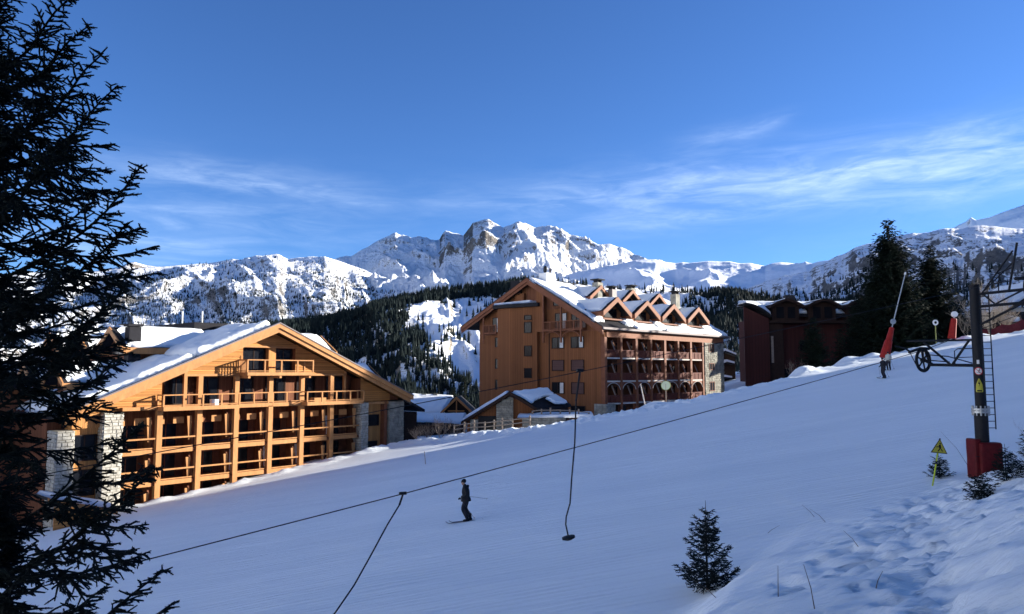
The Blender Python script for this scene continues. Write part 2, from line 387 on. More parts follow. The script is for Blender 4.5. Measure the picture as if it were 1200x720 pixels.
def snow_ground():
    # directional ski scrapes: stretched noise along the fall of the piste, finer on the bank
    m = SNOW; nt = m.node_tree; n = nt.nodes; l = nt.links
    p = n['Principled BSDF']; t = n.new('ShaderNodeTexCoord')
    mp = n.new('ShaderNodeMapping'); mp.inputs['Rotation'].default_value = (0, 0, math.radians(-24)); mp.inputs['Scale'].default_value = (.10, 2.0, 1)
    l.new(t.outputs['Object'], mp.inputs[0])
    a = n.new('ShaderNodeTexNoise'); a.inputs['Scale'].default_value = 1.6; a.inputs['Detail'].default_value = 7; a.inputs['Roughness'].default_value = .6
    l.new(mp.outputs[0], a.inputs['Vector'])
    b = n.new('ShaderNodeBump'); b.inputs['Distance'].default_value = .16; b.inputs['Strength'].default_value = .8
    l.new(a.outputs[0], b.inputs['Height'])
    old = p.inputs['Normal'].links[0].from_node; first = old.inputs['Normal'].links[0].from_node
    l.new(b.outputs[0], first.inputs['Normal'])
    # overlapping ski and groomer tracks, fine grooves running down the lift line
    wv = n.new('ShaderNodeTexWave'); wv.wave_type = 'BANDS'; wv.bands_direction = 'Y'; wv.inputs['Scale'].default_value = 1.1; wv.inputs['Distortion'].default_value = 5.0; wv.inputs['Detail'].default_value = 4; wv.inputs['Detail Scale'].default_value = .6
    mp3 = n.new('ShaderNodeMapping'); mp3.inputs['Rotation'].default_value = (0, 0, math.radians(-27)); mp3.inputs['Scale'].default_value = (.12, 1, 1); l.new(t.outputs['Object'], mp3.inputs[0]); l.new(mp3.outputs[0], wv.inputs['Vector'])
    b3 = n.new('ShaderNodeBump'); b3.inputs['Distance'].default_value = .022; b3.inputs['Strength'].default_value = .7; l.new(wv.outputs[0], b3.inputs['Height']); l.new(b3.outputs[0], b.inputs['Normal'])
    # broad patches of polished and soft snow
    c = n.new('ShaderNodeTexNoise'); c.inputs['Scale'].default_value = .35; c.inputs['Detail'].default_value = 6
    mp2 = n.new('ShaderNodeMapping'); mp2.inputs['Rotation'].default_value = (0, 0, math.radians(-22)); mp2.inputs['Scale'].default_value = (.14, 1.0, 1)
    l.new(t.outputs['Object'], mp2.inputs[0]); l.new(mp2.outputs[0], c.inputs['Vector'])
    r = n.new('ShaderNodeValToRGB'); r.color_ramp.elements[0].position = .3; r.color_ramp.elements[1].position = .7
    r.color_ramp.elements[0].color = (.79, .85, .86, 1); r.color_ramp.elements[1].color = (.87, .92, .92, 1)
    l.new(c.outputs[0], r.inputs[0]); l.new(r.outputs[0], p.inputs['Base Color'])
snow_ground()
g = npmesh('snow_ground', np.stack([GX, GY, GZ], -1).reshape(-1, 3), gridfaces(len(gx), len(gy)), SNOW); g['kind'] = 'structure'
print('ground verts', len(gx) * len(gy))

# ------------------------------------------------------------------ mountains
def mmat(name, rock=(.17, .15, .13), rock2=(.32, .28, .23), thr=.72, noisew=.25, nscale=.004, tint=(.84, .87, .91), trees=0.0, tscale=.02, bumpd=18.0, streak=0.0, hi=None):
    m = bpy.data.materials.new(name); m.use_nodes = True; nt = m.node_tree; n = nt.nodes; l = nt.links
    p = n['Principled BSDF']; p.inputs['Roughness'].default_value = .85; p.inputs['Specular IOR Level'].default_value = .1
    t = n.new('ShaderNodeTexCoord'); geo = n.new('ShaderNodeNewGeometry')
    def noise(sc, det, rough=.6, st=None, kind='ShaderNodeTexNoise'):
        q = n.new(kind); q.inputs['Scale'].default_value = sc; q.inputs['Detail'].default_value = det; q.inputs['Roughness'].default_value = rough
        src = t.outputs['Object']
        if st:
            mp = n.new('ShaderNodeMapping'); mp.inputs['Scale'].default_value = st; l.new(src, mp.inputs[0]); src = mp.outputs[0]
        l.new(src, q.inputs['Vector']); return q.outputs[0]
    def mm(op, a, b=None, clamp=False):
        q = n.new('ShaderNodeMath'); q.operation = op; q.use_clamp = clamp
        for i, v in enumerate((a, b)):
            if v is None: continue
            if isinstance(v, (int, float)): q.inputs[i].default_value = v
            else: l.new(v, q.inputs[i])
        return q.outputs[0]
    big = noise(nscale, 10, .68); det = noise(nscale * 6, 8, .7)
    sp = n.new('ShaderNodeSeparateXYZ'); l.new(geo.outputs['Normal'], sp.inputs[0])
    steep = mm('SUBTRACT', thr, sp.outputs[2])
    f = mm('ADD', mm('MULTIPLY', steep, 2.0), mm('MULTIPLY', mm('SUBTRACT', big, .5), noisew * 4))
    f = mm('ADD', f, mm('MULTIPLY', mm('SUBTRACT', det, .5), noisew * 4))
    fine = noise(nscale * 26, 6, .7); f = mm('ADD', f, mm('MULTIPLY', mm('SUBTRACT', fine, .5), noisew * 5))
    if streak:
        st = noise(nscale * 3, 7, .7, (1, 1, 6)); f = mm('ADD', f, mm('MULTIPLY', mm('SUBTRACT', st, .5), streak))
    if hi:   # bare rock shows more towards the wind-swept summits
        zp = n.new('ShaderNodeSeparateXYZ'); l.new(t.outputs['Object'], zp.inputs[0])
        f = mm('ADD', f, mm('MULTIPLY', mm('SUBTRACT', mm('DIVIDE', mm('SUBTRACT', zp.outputs[2], hi[0]), hi[1] - hi[0]), .5), hi[2]))
    f = mm('MULTIPLY', f, 6.0, True)
    rr = n.new('ShaderNodeValToRGB'); rr.color_ramp.elements[0].color = (*rock, 1); rr.color_ramp.elements[1].color = (*rock2, 1)
    rr.color_ramp.elements[0].position = .35; rr.color_ramp.elements[1].position = .65; l.new(noise(nscale * 4, 8, .65), rr.inputs[0])
    mx = n.new('ShaderNodeMix'); mx.data_type = 'RGBA'; mx.inputs[6].default_value = (*tint, 1)
    l.new(f, mx.inputs[0]); l.new(rr.outputs[0], mx.inputs[7]); out = mx.outputs[2]
    l.new(out, p.inputs['Base Color'])
    b = n.new('ShaderNodeBump'); b.inputs['Distance'].default_value = bumpd; b.inputs['Strength'].default_value = .8
    l.new(noise(nscale * 3, 10, .6), b.inputs['Height']); 
    b2 = n.new('ShaderNodeBump'); b2.inputs['Distance'].default_value = bumpd * .35; b2.inputs['Strength'].default_value = .9
    l.new(noise(nscale * 16, 8, .65), b2.inputs['Height']); l.new(b.outputs[0], b2.inputs['Normal']); l.new(b2.outputs[0], p.inputs['Normal'])
    return m
def azel(px, py):
    d = ray(px, py); return math.atan2(d.x, d.y), d.z / math.hypot(d.x, d.y)
class Mtn:
    """one mountain: crest line at its own distance, flank falling towards the valley, back side behind it"""
    def __init__(s, name, prof, R, r0, z0, amp, scale, seed, m, nu=700, nr=200, shape=1.15, spur=0, spurw=.03, jag=6, azpad=0, back=.5, gully=None, Rf=None, gain=.45):
        s.gain = gain
        A = [azel(*q) for q in prof]; s.az = np.array([a for a, _ in A]); s.te = np.array([e for _, e in A])
        s.R = R; s.r0 = r0; s.z0 = z0; s.amp = amp; s.scale = scale; s.seed = seed; s.shape = shape; s.spur = spur; s.spurw = spurw; s.jag = jag; s.Rf = Rf; s.back = back; s.gully = gully
        a = np.linspace(s.az[0] - azpad, s.az[-1] + azpad, nu)
        t = np.concatenate([np.linspace(0, 1, nr) ** .75, 1 + np.linspace(0, 1, 14)[1:] ** 1.5 * .35])
        AZ, T = np.meshgrid(a, t, indexing='ij')
        R_ = s.Rof(AZ); rad = np.where(T <= 1, s.r0 + (R_ - s.r0) * T, R_ + (T - 1) * (R_ - s.r0))
        X = rad * np.sin(AZ); Y = rad * np.cos(AZ); Z = s.h(AZ, rad)
        s.o = npmesh(name, np.stack([X, Y, Z], -1).reshape(-1, 3), gridfaces(nu, len(t)), m); s.o['kind'] = 'structure'
    def Rof(s, az):
        if s.Rf: return s.Rf(az)
        return np.full_like(az, s.R) * (1 + .05 * fbm(az * 9 + 5, az * 0 + s.seed, 3, s.seed))
    def h(s, az, rad):
        R_ = s.Rof(az); t = (rad - s.r0) / (R_ - s.r0)
        te = np.interp(az, s.az, s.te)
        zc = te * R_ + s.jag * fbm(az * R_ / (s.scale * .12), az * 0, 4, s.seed + 3)
        tc_ = np.clip(t, 0, 1); X = rad * np.sin(az); Y = rad * np.cos(az)
        z = s.z0 + (zc - s.z0) * tc_ ** s.shape
        gap = np.clip((rad * (zc / R_) - z) / (s.amp * .35 + s.spur * .3), 0, 1) ** .8   # relief fades out where it would rise above the crest line
        win = np.sin(np.clip(tc_, 0, 1) * PI) ** .7
        wx = X + 120 * fbm(X / 700, Y / 700, 2, s.seed + 8); wy = Y + 120 * fbm(X / 700 + 9, Y / 700, 2, s.seed + 9)
        z = z + gap * s.amp * (ridged(wx / s.scale, wy / s.scale, 7, s.seed, s.gain) - .45)
        if s.spur:
            q = az / s.spurw + s.gully * t + .6 * fbm(az * 20, t * 3, 3, s.seed + 4) if s.gully else az / s.spurw + .6 * fbm(az * 20, t * 3, 3, s.seed + 4)
            z = z + gap * s.spur * (ridged(q, t * .8, 4, s.seed + 6) - .4)
        z = np.where(t > 1, zc - (rad - R_) * s.back + s.amp * .2 * fbm(X / s.scale, Y / s.scale, 4, s.seed), z)
        return z
    def hit(s, px, py, n=400):   # where the sight line to a photo pixel meets this flank
        a, te = azel(px, py); A = np.full(n, a); r = np.linspace(s.r0, float(s.Rof(np.array([a]))[0]), n)
        z = s.h(A, r); k = np.nonzero(z >= te * r)[0]
        if len(k) == 0: return None
        rr = r[k[0]]; return rr * math.sin(a), rr * math.cos(a), float(z[k[0]])

MT_MAIN = mmat('alpine_snow_and_rock', thr=.735, noisew=.30, nscale=.006, bumpd=36, rock=(.09, .083, .078), rock2=(.24, .215, .185), hi=(650, 1250, .95))
MT_LEFT = mmat('wooded_ridge_snow', thr=.76, noisew=.26, nscale=.010, bumpd=18, rock=(.07, .075, .08), rock2=(.24, .22, .20))
MT_ROLL = mmat('rolling_snowfield', thr=.55, noisew=.10, nscale=.0025, bumpd=8)
MT_DARK = mmat('rock_banded_snow', thr=.86, noisew=.26, nscale=.007, bumpd=16, rock=(.06, .065, .07), rock2=(.17, .165, .16), streak=1.0)
MT_SPUR = mmat('spur_snow_and_scree', thr=.74, noisew=.2, nscale=.012, bumpd=6, rock=(.16, .135, .10), rock2=(.36, .31, .24))
far_left = Mtn('far_snow_peak', [(60, 330), (110, 318), (138, 313), (150, 308), (158, 307), (172, 311), (195, 314), (240, 322)], 9000, 6000, -200, 200, 900, 90, MT_MAIN, nu=160, nr=60, jag=8)
far_right = Mtn('far_hazy_peak', [(1090, 285), (1120, 268), (1132, 262), (1138, 256), (1144, 259), (1160, 255), (1172, 250), (1186, 245), (1200, 240), (1240, 228), (1330, 222)], 6500, 4500, 0, 160, 800, 93, MT_ROLL, nu=200, nr=80, jag=6)
left_ridge = Mtn('left_mountain_ridge', [(-120, 330), (0, 322), (60, 318), (110, 317), (150, 315), (195, 312), (250, 309), (275, 306), (290, 303), (312, 299), (325, 298), (338, 303), (362, 301), (380, 300), (394, 304), (405, 309), (420, 314), (440, 322), (470, 332), (520, 346), (600, 370)],
                 4200, 1500, -330, 150, 700, 101, MT_LEFT, nu=640, nr=180, spur=40, spurw=.05, jag=8, gully=3.0, gain=.5)
main_peak = Mtn('main_mountain', [(330, 330), (380, 312), (402, 303), (415, 296), (432, 287), (445, 281), (462, 275), (472, 276), (482, 281), (495, 280), (505, 284), (515, 283), (522, 273), (535, 271), (543, 275), (550, 268), (554, 261), (562, 258), (572, 258), (582, 264), (590, 270), (596, 266), (606, 262), (616, 261), (626, 265), (634, 265), (645, 266), (655, 270), (668, 276), (684, 279), (700, 286), (715, 289), (728, 296), (740, 302), (752, 307), (775, 314), (820, 330), (900, 350)],
                5200, 1900, -330, 470, 1100, 207, MT_MAIN, nu=720, nr=200, spur=55, spurw=.06, jag=34, gully=4.5, shape=1.3, gain=.52)
rolling = Mtn('rolling_snow_hills', [(620, 335), (680, 318), (735, 308), (745, 305), (758, 304), (768, 304), (780, 307), (792, 308), (800, 307), (808, 308), (818, 307), (830, 306), (842, 307), (856, 307), (866, 309), (880, 309), (896, 312), (904, 309), (915, 308), (930, 309), (944, 308), (952, 311), (965, 309), (985, 306), (1020, 300), (1080, 300)],
                4300, 1900, -200, 200, 900, 301, MT_ROLL, nu=420, nr=110, jag=5, shape=.95)
right_mtn = Mtn('right_rocky_mountain', [(860, 345), (900, 332), (930, 322), (950, 315), (965, 310), (978, 303), (990, 297), (1003, 290), (1015, 287), (1030, 284), (1050, 277), (1070, 273), (1090, 272), (1110, 268), (1130, 267), (1150, 265), (1175, 267), (1200, 270), (1260, 262), (1360, 250)],
                2500, 700, -70, 130, 380, 404, MT_DARK, nu=560, nr=150, spur=40, spurw=.07, jag=6, shape=1.15)
spur = Mtn('forest_spur', [(150, 400), (250, 388), (330, 380), (380, 374), (400, 370), (421, 366), (445, 357), (463, 352), (485, 346), (505, 343), (547, 338), (580, 334), (620, 331), (680, 333), (740, 338), (800, 343), (850, 343), (900, 350), (980, 358), (1100, 372)],
           1700, 420, -95, 60, 260, 505, MT_SPUR, nu=520, nr=120, spur=26, spurw=.06, jag=5, shape=1.1)

# unseen sunlit snow mountains left, behind and right, added to bounce light
def ring_mountains():
    a = np.radians(np.linspace(39, 322, 420)); t = np.linspace(0, 1.3, 60); AZ, T = np.meshgrid(a, t, indexing='ij')
    te = np.interp(np.degrees(a), [39, 50, 62, 90, 115, 150, 200, 260, 300, 322], [.19, .14, .10, .07, .10, .20, .30, .33, .27, .16])
    R = 4200 + 500 * fbm(a * 3, a * 0, 3, 5); r0 = 1300.0
    Rr = R[:, None]; rad = r0 + (Rr - r0) * T; te = (te * (1 + .25 * fbm(a * 8, a * 0 + 3, 4, 9)))[:, None]
    X = rad * np.sin(AZ); Y = rad * np.cos(AZ); tt = np.clip(T, 0, 1)
    Z = -300 + (te * Rr + 300) * tt ** 1.1 + np.sin(tt * PI) * 200 * (ridged(X / 900, Y / 900, 5, 15) - .45)
    Z = np.where(T > 1, te * Rr - (T - 1) * 1500, Z)
    o = npmesh('bounce_mountains', np.stack([X, Y, Z], -1).reshape(-1, 3), gridfaces(len(a), len(t)), MT_ROLL); o['kind'] = 'structure'
ring_mountains()
# ------------------------------------------------------------------ far conifers
def cone_tree(seed, layers=5, n=9, h=1.0):
    r = np.random.default_rng(seed); V = []; Fc = []
    for i in range(layers):
        z0 = .06 + i * .82 / layers; z1 = z0 + 1.35 / layers if i < layers - 1 else 1.0
        R = .17 * (1 - (i / layers) * .86) * r.uniform(.85, 1.15)
        k = len(V); ph = r.uniform(0, 6)
        for j in range(n):
            q = 2 * PI * j / n + ph; rr = R * (1 if j % 2 else .6) * r.uniform(.8, 1.2)
            V.append((rr * math.cos(q), rr * math.sin(q), z0 - (.03 if j % 2 else -.02) * r.uniform(.5, 1.4)))
        V.append((r.uniform(-.01, .01), r.uniform(-.01, .01), min(z1, 1)))
        Fc += [(k + j, k + (j + 1) % n, k + n) for j in range(n)]
    k = len(V); V += [(.015, 0, -.05), (-.008, .013, -.05), (-.008, -.013, -.05), (0, 0, .3)]; Fc += [(k, k + 1, k + 3), (k + 1, k + 2, k + 3), (k + 2, k, k + 3)]
    return np.array(V, float), np.array(Fc, int)
def scatter_mesh(name, pts, hs, mat_, variants=4, layers=4, n=7, kind='stuff'):
    Vs = []; Fs = []; off = 0; pts = np.asarray(pts); hs = np.asarray(hs)
    idx = rng.integers(0, variants, len(pts)); yaw = rng.uniform(0, 6.28, len(pts)); wid = rng.uniform(.85, 1.3, len(pts))
    for v in range(variants):
        V, Fc = cone_tree(100 + v, layers, n); s = idx == v; P = pts[s]; H = hs[s]; Yw = yaw[s]; W = wid[s]
        if len(P) == 0: continue
        c, s_ = np.cos(Yw)[:, None], np.sin(Yw)[:, None]
        x = (V[None, :, 0] * c - V[None, :, 1] * s_) * (H * W)[:, None] + P[:, 0:1]
        y = (V[None, :, 0] * s_ + V[None, :, 1] * c) * (H * W)[:, None] + P[:, 1:2]
        z = V[None, :, 2] * H[:, None] + P[:, 2:3]
        Vs.append(np.stack([x, y, z], -1).reshape(-1, 3))
        Fs.append((Fc[None] + (np.arange(len(P)) * len(V))[:, None, None] + off).reshape(-1, 3)); off += len(P) * len(V)
    o = npmesh(name, np.concatenate(Vs), np.concatenate(Fs), mat_, smooth_=False); o['kind'] = kind; return o
def inpoly(x, y, poly):
    r = False; n = len(poly)
    for i in range(n):
        x1, y1 = poly[i]; x2, y2 = poly[(i + 1) % n]
        if (y1 > y) != (y2 > y) and x < (x2 - x1) * (y - y1) / (y2 - y1) + x1: r = not r
    return r
def project(x, y, z):
    c, s = math.cos(PITCH), math.sin(PITCH); yy = y * c + z * s; zz = -y * s + z * c
    return 600 + F * x / yy, 360 - F * zz / yy
def fill(mt, n, az0, az1, r0, r1, dens, hmin, hmax, sink=.4):
    P = []; H = []
    a = rng.uniform(az0, az1, n); r = np.sqrt(rng.uniform(r0 ** 2, r1 ** 2, n)); z = mt.h(a, r)
    X = r * np.sin(a); Y = r * np.cos(a)
    cl = fbm(X / 90, Y / 90, 4, 66)
    c, s = math.cos(PITCH), math.sin(PITCH); yy = Y * c + z * s; zz = -Y * s + z * c
    PX = 600 + F * X / yy; PY = 360 - F * zz / yy
    u = rng.uniform(0, 1, n)
    for i in range(n):
        d = dens(PX[i], PY[i], cl[i])
        if u[i] < d: P.append((X[i], Y[i], z[i] - sink)); H.append(rng.uniform(hmin, hmax))
    return P, H
def d_spur(px, py, cl):
    if px < 100 or px > 1010: return 0
    if 645 < px < 800 and py > 345: return 0
    # wooded face on the left, open gully with rock to its right
    lim = np.interp(py, [338, 350, 358, 375, 400, 425, 445, 480], [640, 540, 470, 478, 498, 524, 546, 590])
    if px < lim + cl * 10: return .97 if cl > -.5 else .8
    if px < 640 and py < 350: return .7 if cl > -.05 else .08
    if px < 640: return .004 if cl < .12 else .05
    if px > 830: return .85 if cl > -.25 else .25
    if px > 800: return .35 if cl > .05 else .05
    return .1 if cl > .15 else .01
P, H = fill(spur, 44000, math.radians(-30), math.radians(27), 430, 1720, d_spur, 12, 20)
P = np.array(P); H = np.array(H); dist = np.hypot(P[:, 0], P[:, 1])
vis = [i for i in range(len(P)) if 478 < project(*P[i])[0] < 560 and 380 < project(*P[i])[1] < 470]
near = set(sorted(vis, key=lambda i: dist[i])[:220])
rest = [i for i in range(len(P)) if i not in near]
scatter_mesh('distant_forest', P[rest], H[rest], FOREST, layers=3, n=4)
print('forest', len(P))
protos = []
for v in range(4):
    V, Fc = cone_tree(300 + v, 7, 11)
    protos.append(npmesh('pine_tree', V, Fc, FOREST, smooth_=False))
for j, i in enumerate(sorted(near)):
    o = protos[j] if j < 4 else protos[j % 4].copy()
    if j >= 4: COL.objects.link(o)
    o.location = P[i]; o.scale = (H[i], H[i], H[i]); o.rotation_euler = (0, 0, rng.uniform(0, 6))
    tag(o, 'dark conifer in the wooded hillside seen between the larch chalet and the tall chestnut building', 'tree', 'conifers in the wood between the two big buildings')
def d_left(px, py, cl):
    if px < -20 or px > 480: return 0
    t = np.interp(py, [312, 330, 350, 385], [.2, .5, .8, .95]); return t * (1 if cl > -.05 else .35)
P, H = fill(left_ridge, 30000, math.radians(-36), math.radians(-7), 1700, 4150, d_left, 10, 17)
scatter_mesh('conifers_on_far_ridge', P, H, FOREST, layers=2, n=5)
def d_main(px, py, cl):
    if px < 440: return 0
    return np.interp(py, [303, 315, 330, 345], [0, .35, .8, .9]) * (1 if cl > -.05 else .25) * (px < 800)
P, H = fill(main_peak, 17000, math.radians(-13), math.radians(13), 1950, 3600, d_main, 12, 22)
scatter_mesh('conifers_below_main_peak', P, H, FOREST, layers=2, n=5)
def d_right(px, py, cl):
    if px < 860 or px > 1230: return 0
    return np.interp(py, [300, 318, 335, 360], [0, .15, .5, .9]) * (1 if cl > 0 else .2)
P, H = fill(right_mtn, 6000, math.radians(16), math.radians(36), 720, 2200, d_right, 12, 22)
scatter_mesh('conifers_on_right_slope', P, H, FOREST, layers=3, n=6)
# ------------------------------------------------------------------ shared building pieces
def snow_sheet(name, P00, P10, P11, P01, th, parent, seed=0, nu=40, nv=24, edge=.35, jitter=.5, holes=0.0, mapf=None, lump=.3):
    """a slab of settled snow on the quad P00-P10-P11-P01 (corners in local coordinates), ragged soft edges"""
    P = [Vector(p) for p in (P00, P10, P11, P01)]
    u = np.linspace(0, 1, nu); v = np.linspace(0, 1, nv); U, Vv = np.meshgrid(u, v, indexing='ij')
    Lu = (P[1] - P[0]).length; Lv = (P[3] - P[0]).length
    du = np.minimum(U, 1 - U) * Lu; dv = np.minimum(Vv, 1 - Vv) * Lv
    jt = jitter * (fbm(U * Lu * .5 + seed, Vv * Lv * .5, 4, seed + 1))
    # pull the border in and out
    Uj = U + np.where(U < .5, 1, -1) * 0 + (jt * smooth(1.2, 0, du) * np.where(U < .5, 1, -1)) / Lu
    Vj = Vv + (jitter * fbm(U * Lu * .45 + 7 + seed, Vv * Lv * .4 + 3, 4, seed + 2) * smooth(1.2, 0, dv) * np.where(Vv < .5, 1, -1)) / Lv
    prof = np.sqrt(np.clip(1 - (1 - np.clip(np.minimum(du, dv) / edge, 0, 1)) ** 2, 0, 1))
    t = th * prof * (1 + lump * fbm(U * Lu * .5 + 9, Vv * Lv * .5 + seed, 4, seed + 5))
    if holes: t = t * smooth(-.02, .12, fbm(U * Lu * .22 + 4, Vv * Lv * .3 + seed, 3, seed + 7) + .5 - holes)
    a = [np.array(p) for p in P]
    base = ((1 - Uj)[..., None] * (1 - Vj)[..., None] * a[0] + Uj[..., None] * (1 - Vj)[..., None] * a[1] + Uj[..., None] * Vj[..., None] * a[2] + (1 - Uj)[..., None] * Vj[..., None] * a[3])
    nrm = (P[1] - P[0]).cross(P[3] - P[0]).normalized()
    if nrm.z < 0: nrm = -nrm
    top = base + np.array([0, 0, 1.0]) * t[..., None] * .6 + np.array(nrm) * t[..., None] * .4 - np.array([0, 0, .03])
    bot = base - np.array([0, 0, .035])
    V = np.concatenate([top.reshape(-1, 3), bot.reshape(-1, 3)])
    V[:, 2] -= rootbase(parent)
    g1 = gridfaces(nu, nv); n = nu * nv
    sides = []
    for i in range(nu - 1):
        sides += [(i * nv, (i + 1) * nv, (i + 1) * nv + n, i * nv + n), ((i + 1) * nv + nv - 1, i * nv + nv - 1, i * nv + nv - 1 + n, (i + 1) * nv + nv - 1 + n)]
    for j in range(nv - 1):
        sides += [(j + 1, j, j + n, j + 1 + n), ((nu - 1) * nv + j, (nu - 1) * nv + j + 1, (nu - 1) * nv + j + 1 + n, (nu - 1) * nv + j + n)]
    up = (P[1] - P[0]).cross(P[3] - P[0]).z > 0
    Fq = np.concatenate([g1 if up else g1[:, ::-1], np.array(sides) if up else np.array(sides)[:, ::-1]])
    return npmesh(name, V, Fq, SNOW_ROOF, parent)
def window(parent, x0, x1, y, z0, z1, axis='x', depth=.25, mull=1, frame=None, pane=None, outward=-1, curtain=False, fw=.09, name='window', bars=0):
    """framed window in a wall; axis = direction it runs along; y = wall plane; outward = side the viewer is on"""
    frame = frame or DKWOOD; pane = pane or GLASS
    f = (lambda a, b, c: (a, b, c)) if axis == 'x' else (lambda a, b, c: (b, a, c))
    m = MB(f); o = outward; ya, yb = sorted((y, y + o * .10))
    m.box(x0, x1, ya, yb, z0, z0 + fw); m.box(x0, x1, ya, yb, z1 - fw, z1)
    m.box(x0, x0 + fw, ya, yb, z0 + fw, z1 - fw); m.box(x1 - fw, x1, ya, yb, z0 + fw, z1 - fw)
    for k in range(mull):
        xm = x0 + (x1 - x0) * (k + 1) / (mull + 1); m.box(xm - fw * .45, xm + fw * .45, ya, yb - .01 * 0, z0 + fw, z1 - fw)
    for k in range(bars):
        zm = z0 + (z1 - z0) * (k + 1) / (bars + 1); m.box(x0 + fw, x1 - fw, ya + .02, yb - .02, zm - .03, zm + .03)
    w = m.build(name, frame, parent)
    xs = [x0 + fw] + [x0 + (x1 - x0) * (k + 1) / (mull + 1) for k in range(mull)] + [x1 - fw]
    for k in range(mull + 1):
        ga, gb = sorted((y + o * .02, y + o * .045)); g = MB(f); g.box(xs[k] + .03, xs[k + 1] - .03, ga, gb, z0 + fw * .9, z1 - fw * .9); g.build('pane', pane, w)
    if curtain:
        c = MB(f); n = 8; ww = (x1 - x0) * .3
        pts = [(x0 + fw + ww * i / n, y + o * (.055 + .02 * (i % 2))) for i in range(n + 1)]
        for i in range(n): c.add([(pts[i][0], pts[i][1], z0 + fw), (pts[i + 1][0], pts[i + 1][1], z0 + fw), (pts[i + 1][0], pts[i + 1][1], z1 - fw), (pts[i][0], pts[i][1], z1 - fw)], [(0, 1, 2, 3)])
        c.build('curtain', CURT, w)
    return w
def rubble(parent, x0, x1, y, z0, z1, axis='x', outward=-1, size=.42, mat_=None, seed=1, both=False, name='stone_facing'):
    """coursed rubble: every stone its own raised lump, joints recessed (joined: the stones are too small to pick apart)"""
    f = (lambda a, b, c: (a, b, c)) if axis == 'x' else (lambda a, b, c: (b, a, c))
    r = random.Random(seed); m = MB(f); z = z0
    while z < z1 - .05:
        h = min(z1 - z, size * r.uniform(.38, .75)); x = x0
        while x < x1 - .03:
            w = min(x1 - x, size * r.uniform(.6, 1.5)); g = .018; d = outward * r.uniform(.04, .10)
            if w > .08 and h > .08:
                j = lambda: r.uniform(-.02, .02)
                b = [(x + g, y, z + g), (x + w - g, y, z + g), (x + w - g, y, z + h - g), (x + g, y, z + h - g)]
                t = [(x + g * 2 + j(), y + d, z + g * 2 + j()), (x + w - g * 2 + j(), y + d * r.uniform(.8, 1.2), z + g * 2 + j()), (x + w - g * 2 + j(), y + d, z + h - g * 2 + j()), (x + g * 2 + j(), y + d * r.uniform(.7, 1.2), z + h - g * 2 + j())]
                m.add(b + t, [(4, 5, 6, 7), (0, 1, 5, 4), (1, 2, 6, 5), (2, 3, 7, 6), (3, 0, 4, 7)])
            x += w
        z += h
    return m.build(name, mat_ or STONE_A, parent, kind='stuff')
def boards_h(parent, poly, y, th, mat_, name='cladding_boards', bh=.24, outward=-1):
    """level boards clipped to a convex outline (x,z), each overlapping a little prouder than the gap"""
    zs = [p[1] for p in poly]; m = MB(); z = min(zs); i = 0
    def span(zz):
        xs = []
        for k in range(len(poly)):
            (xa, za), (xb, zb) = poly[k], poly[(k + 1) % len(poly)]
            if (za <= zz < zb) or (zb <= zz < za): xs.append(xa + (xb - xa) * (zz - za) / (zb - za))
        return (min(xs), max(xs)) if len(xs) >= 2 else None
    while z < max(zs) - .02:
        a = span(z + .005); b = span(min(z + bh - .02, max(zs) - .003))
        if a and b:
            d = outward * (th + .012 * (i % 2)); zt = z + bh - .02
            bb = [(a[0], y, z), (a[1], y, z), (a[1], y + d, z), (a[0], y + d, z)]
            tt = [(b[0], y, zt), (b[1], y, zt), (b[1], y + d * .8, zt), (b[0], y + d * .8, zt)]
            m.hexa(bb, tt)
        z += bh; i += 1
    return m.build(name, mat_, parent, kind='stuff')
def railing(parent, pts, z0, z1, mat_, post=1.7, fascia=.45, mid=False, balusters=0, mats=None):
    """balcony balustrade along a polyline in plan: posts, top and bottom rail, board below"""
    m1 = MB(); m2 = MB(); m3 = MB(); posts = []
    for a, b in zip(pts[:-1], pts[1:]):
        a = Vector(a); b = Vector(b); L = (b - a).length; d = (b - a) / L; nn = Vector((-d.y, d.x)); h = .05
        def bar(m, za, zb, w, e=.0):
            p = [a - d * e - nn * w, b + d * e - nn * w, b + d * e + nn * w, a - d * e + nn * w]
            m.hexa([(q.x, q.y, za) for q in p], [(q.x, q.y, zb) for q in p])
        bar(m1, z1 - .10, z1, .075, .05); bar(m2, z0 + fascia + .10, z0 + fascia + .17, .045)
        if mid: bar(m2, (z0 + z1) / 2, (z0 + z1) / 2 + .06, .045)
        if fascia: bar(m3, z0, z0 + fascia, .07)
        k = max(1, round(L / post))
        for i in range(k + 1):
            posts.append(a + d * (L * i / k))
        if balusters:
            for i in range(int(L / balusters)):
                q = a + d * (i + .5) * balusters; m2.box(q.x - .025, q.x + .025, q.y - .025, q.y + .025, z0 + fascia + .17, z1 - .1)
    r = m1.build('handrail', mat_, parent); m2.build('lower_rail', mat_, parent)
    if fascia: m3.build('balcony_board', mats or mat_, parent)
    seen = []
    for q in posts:
        if any((q - s).length < .1 for s in seen): continue
        seen.append(q); MB().box(q.x - .07, q.x + .07, q.y - .071, q.y + .071, z0 + max(fascia, .0), z1 - .1).build('baluster_post', mat_, parent)
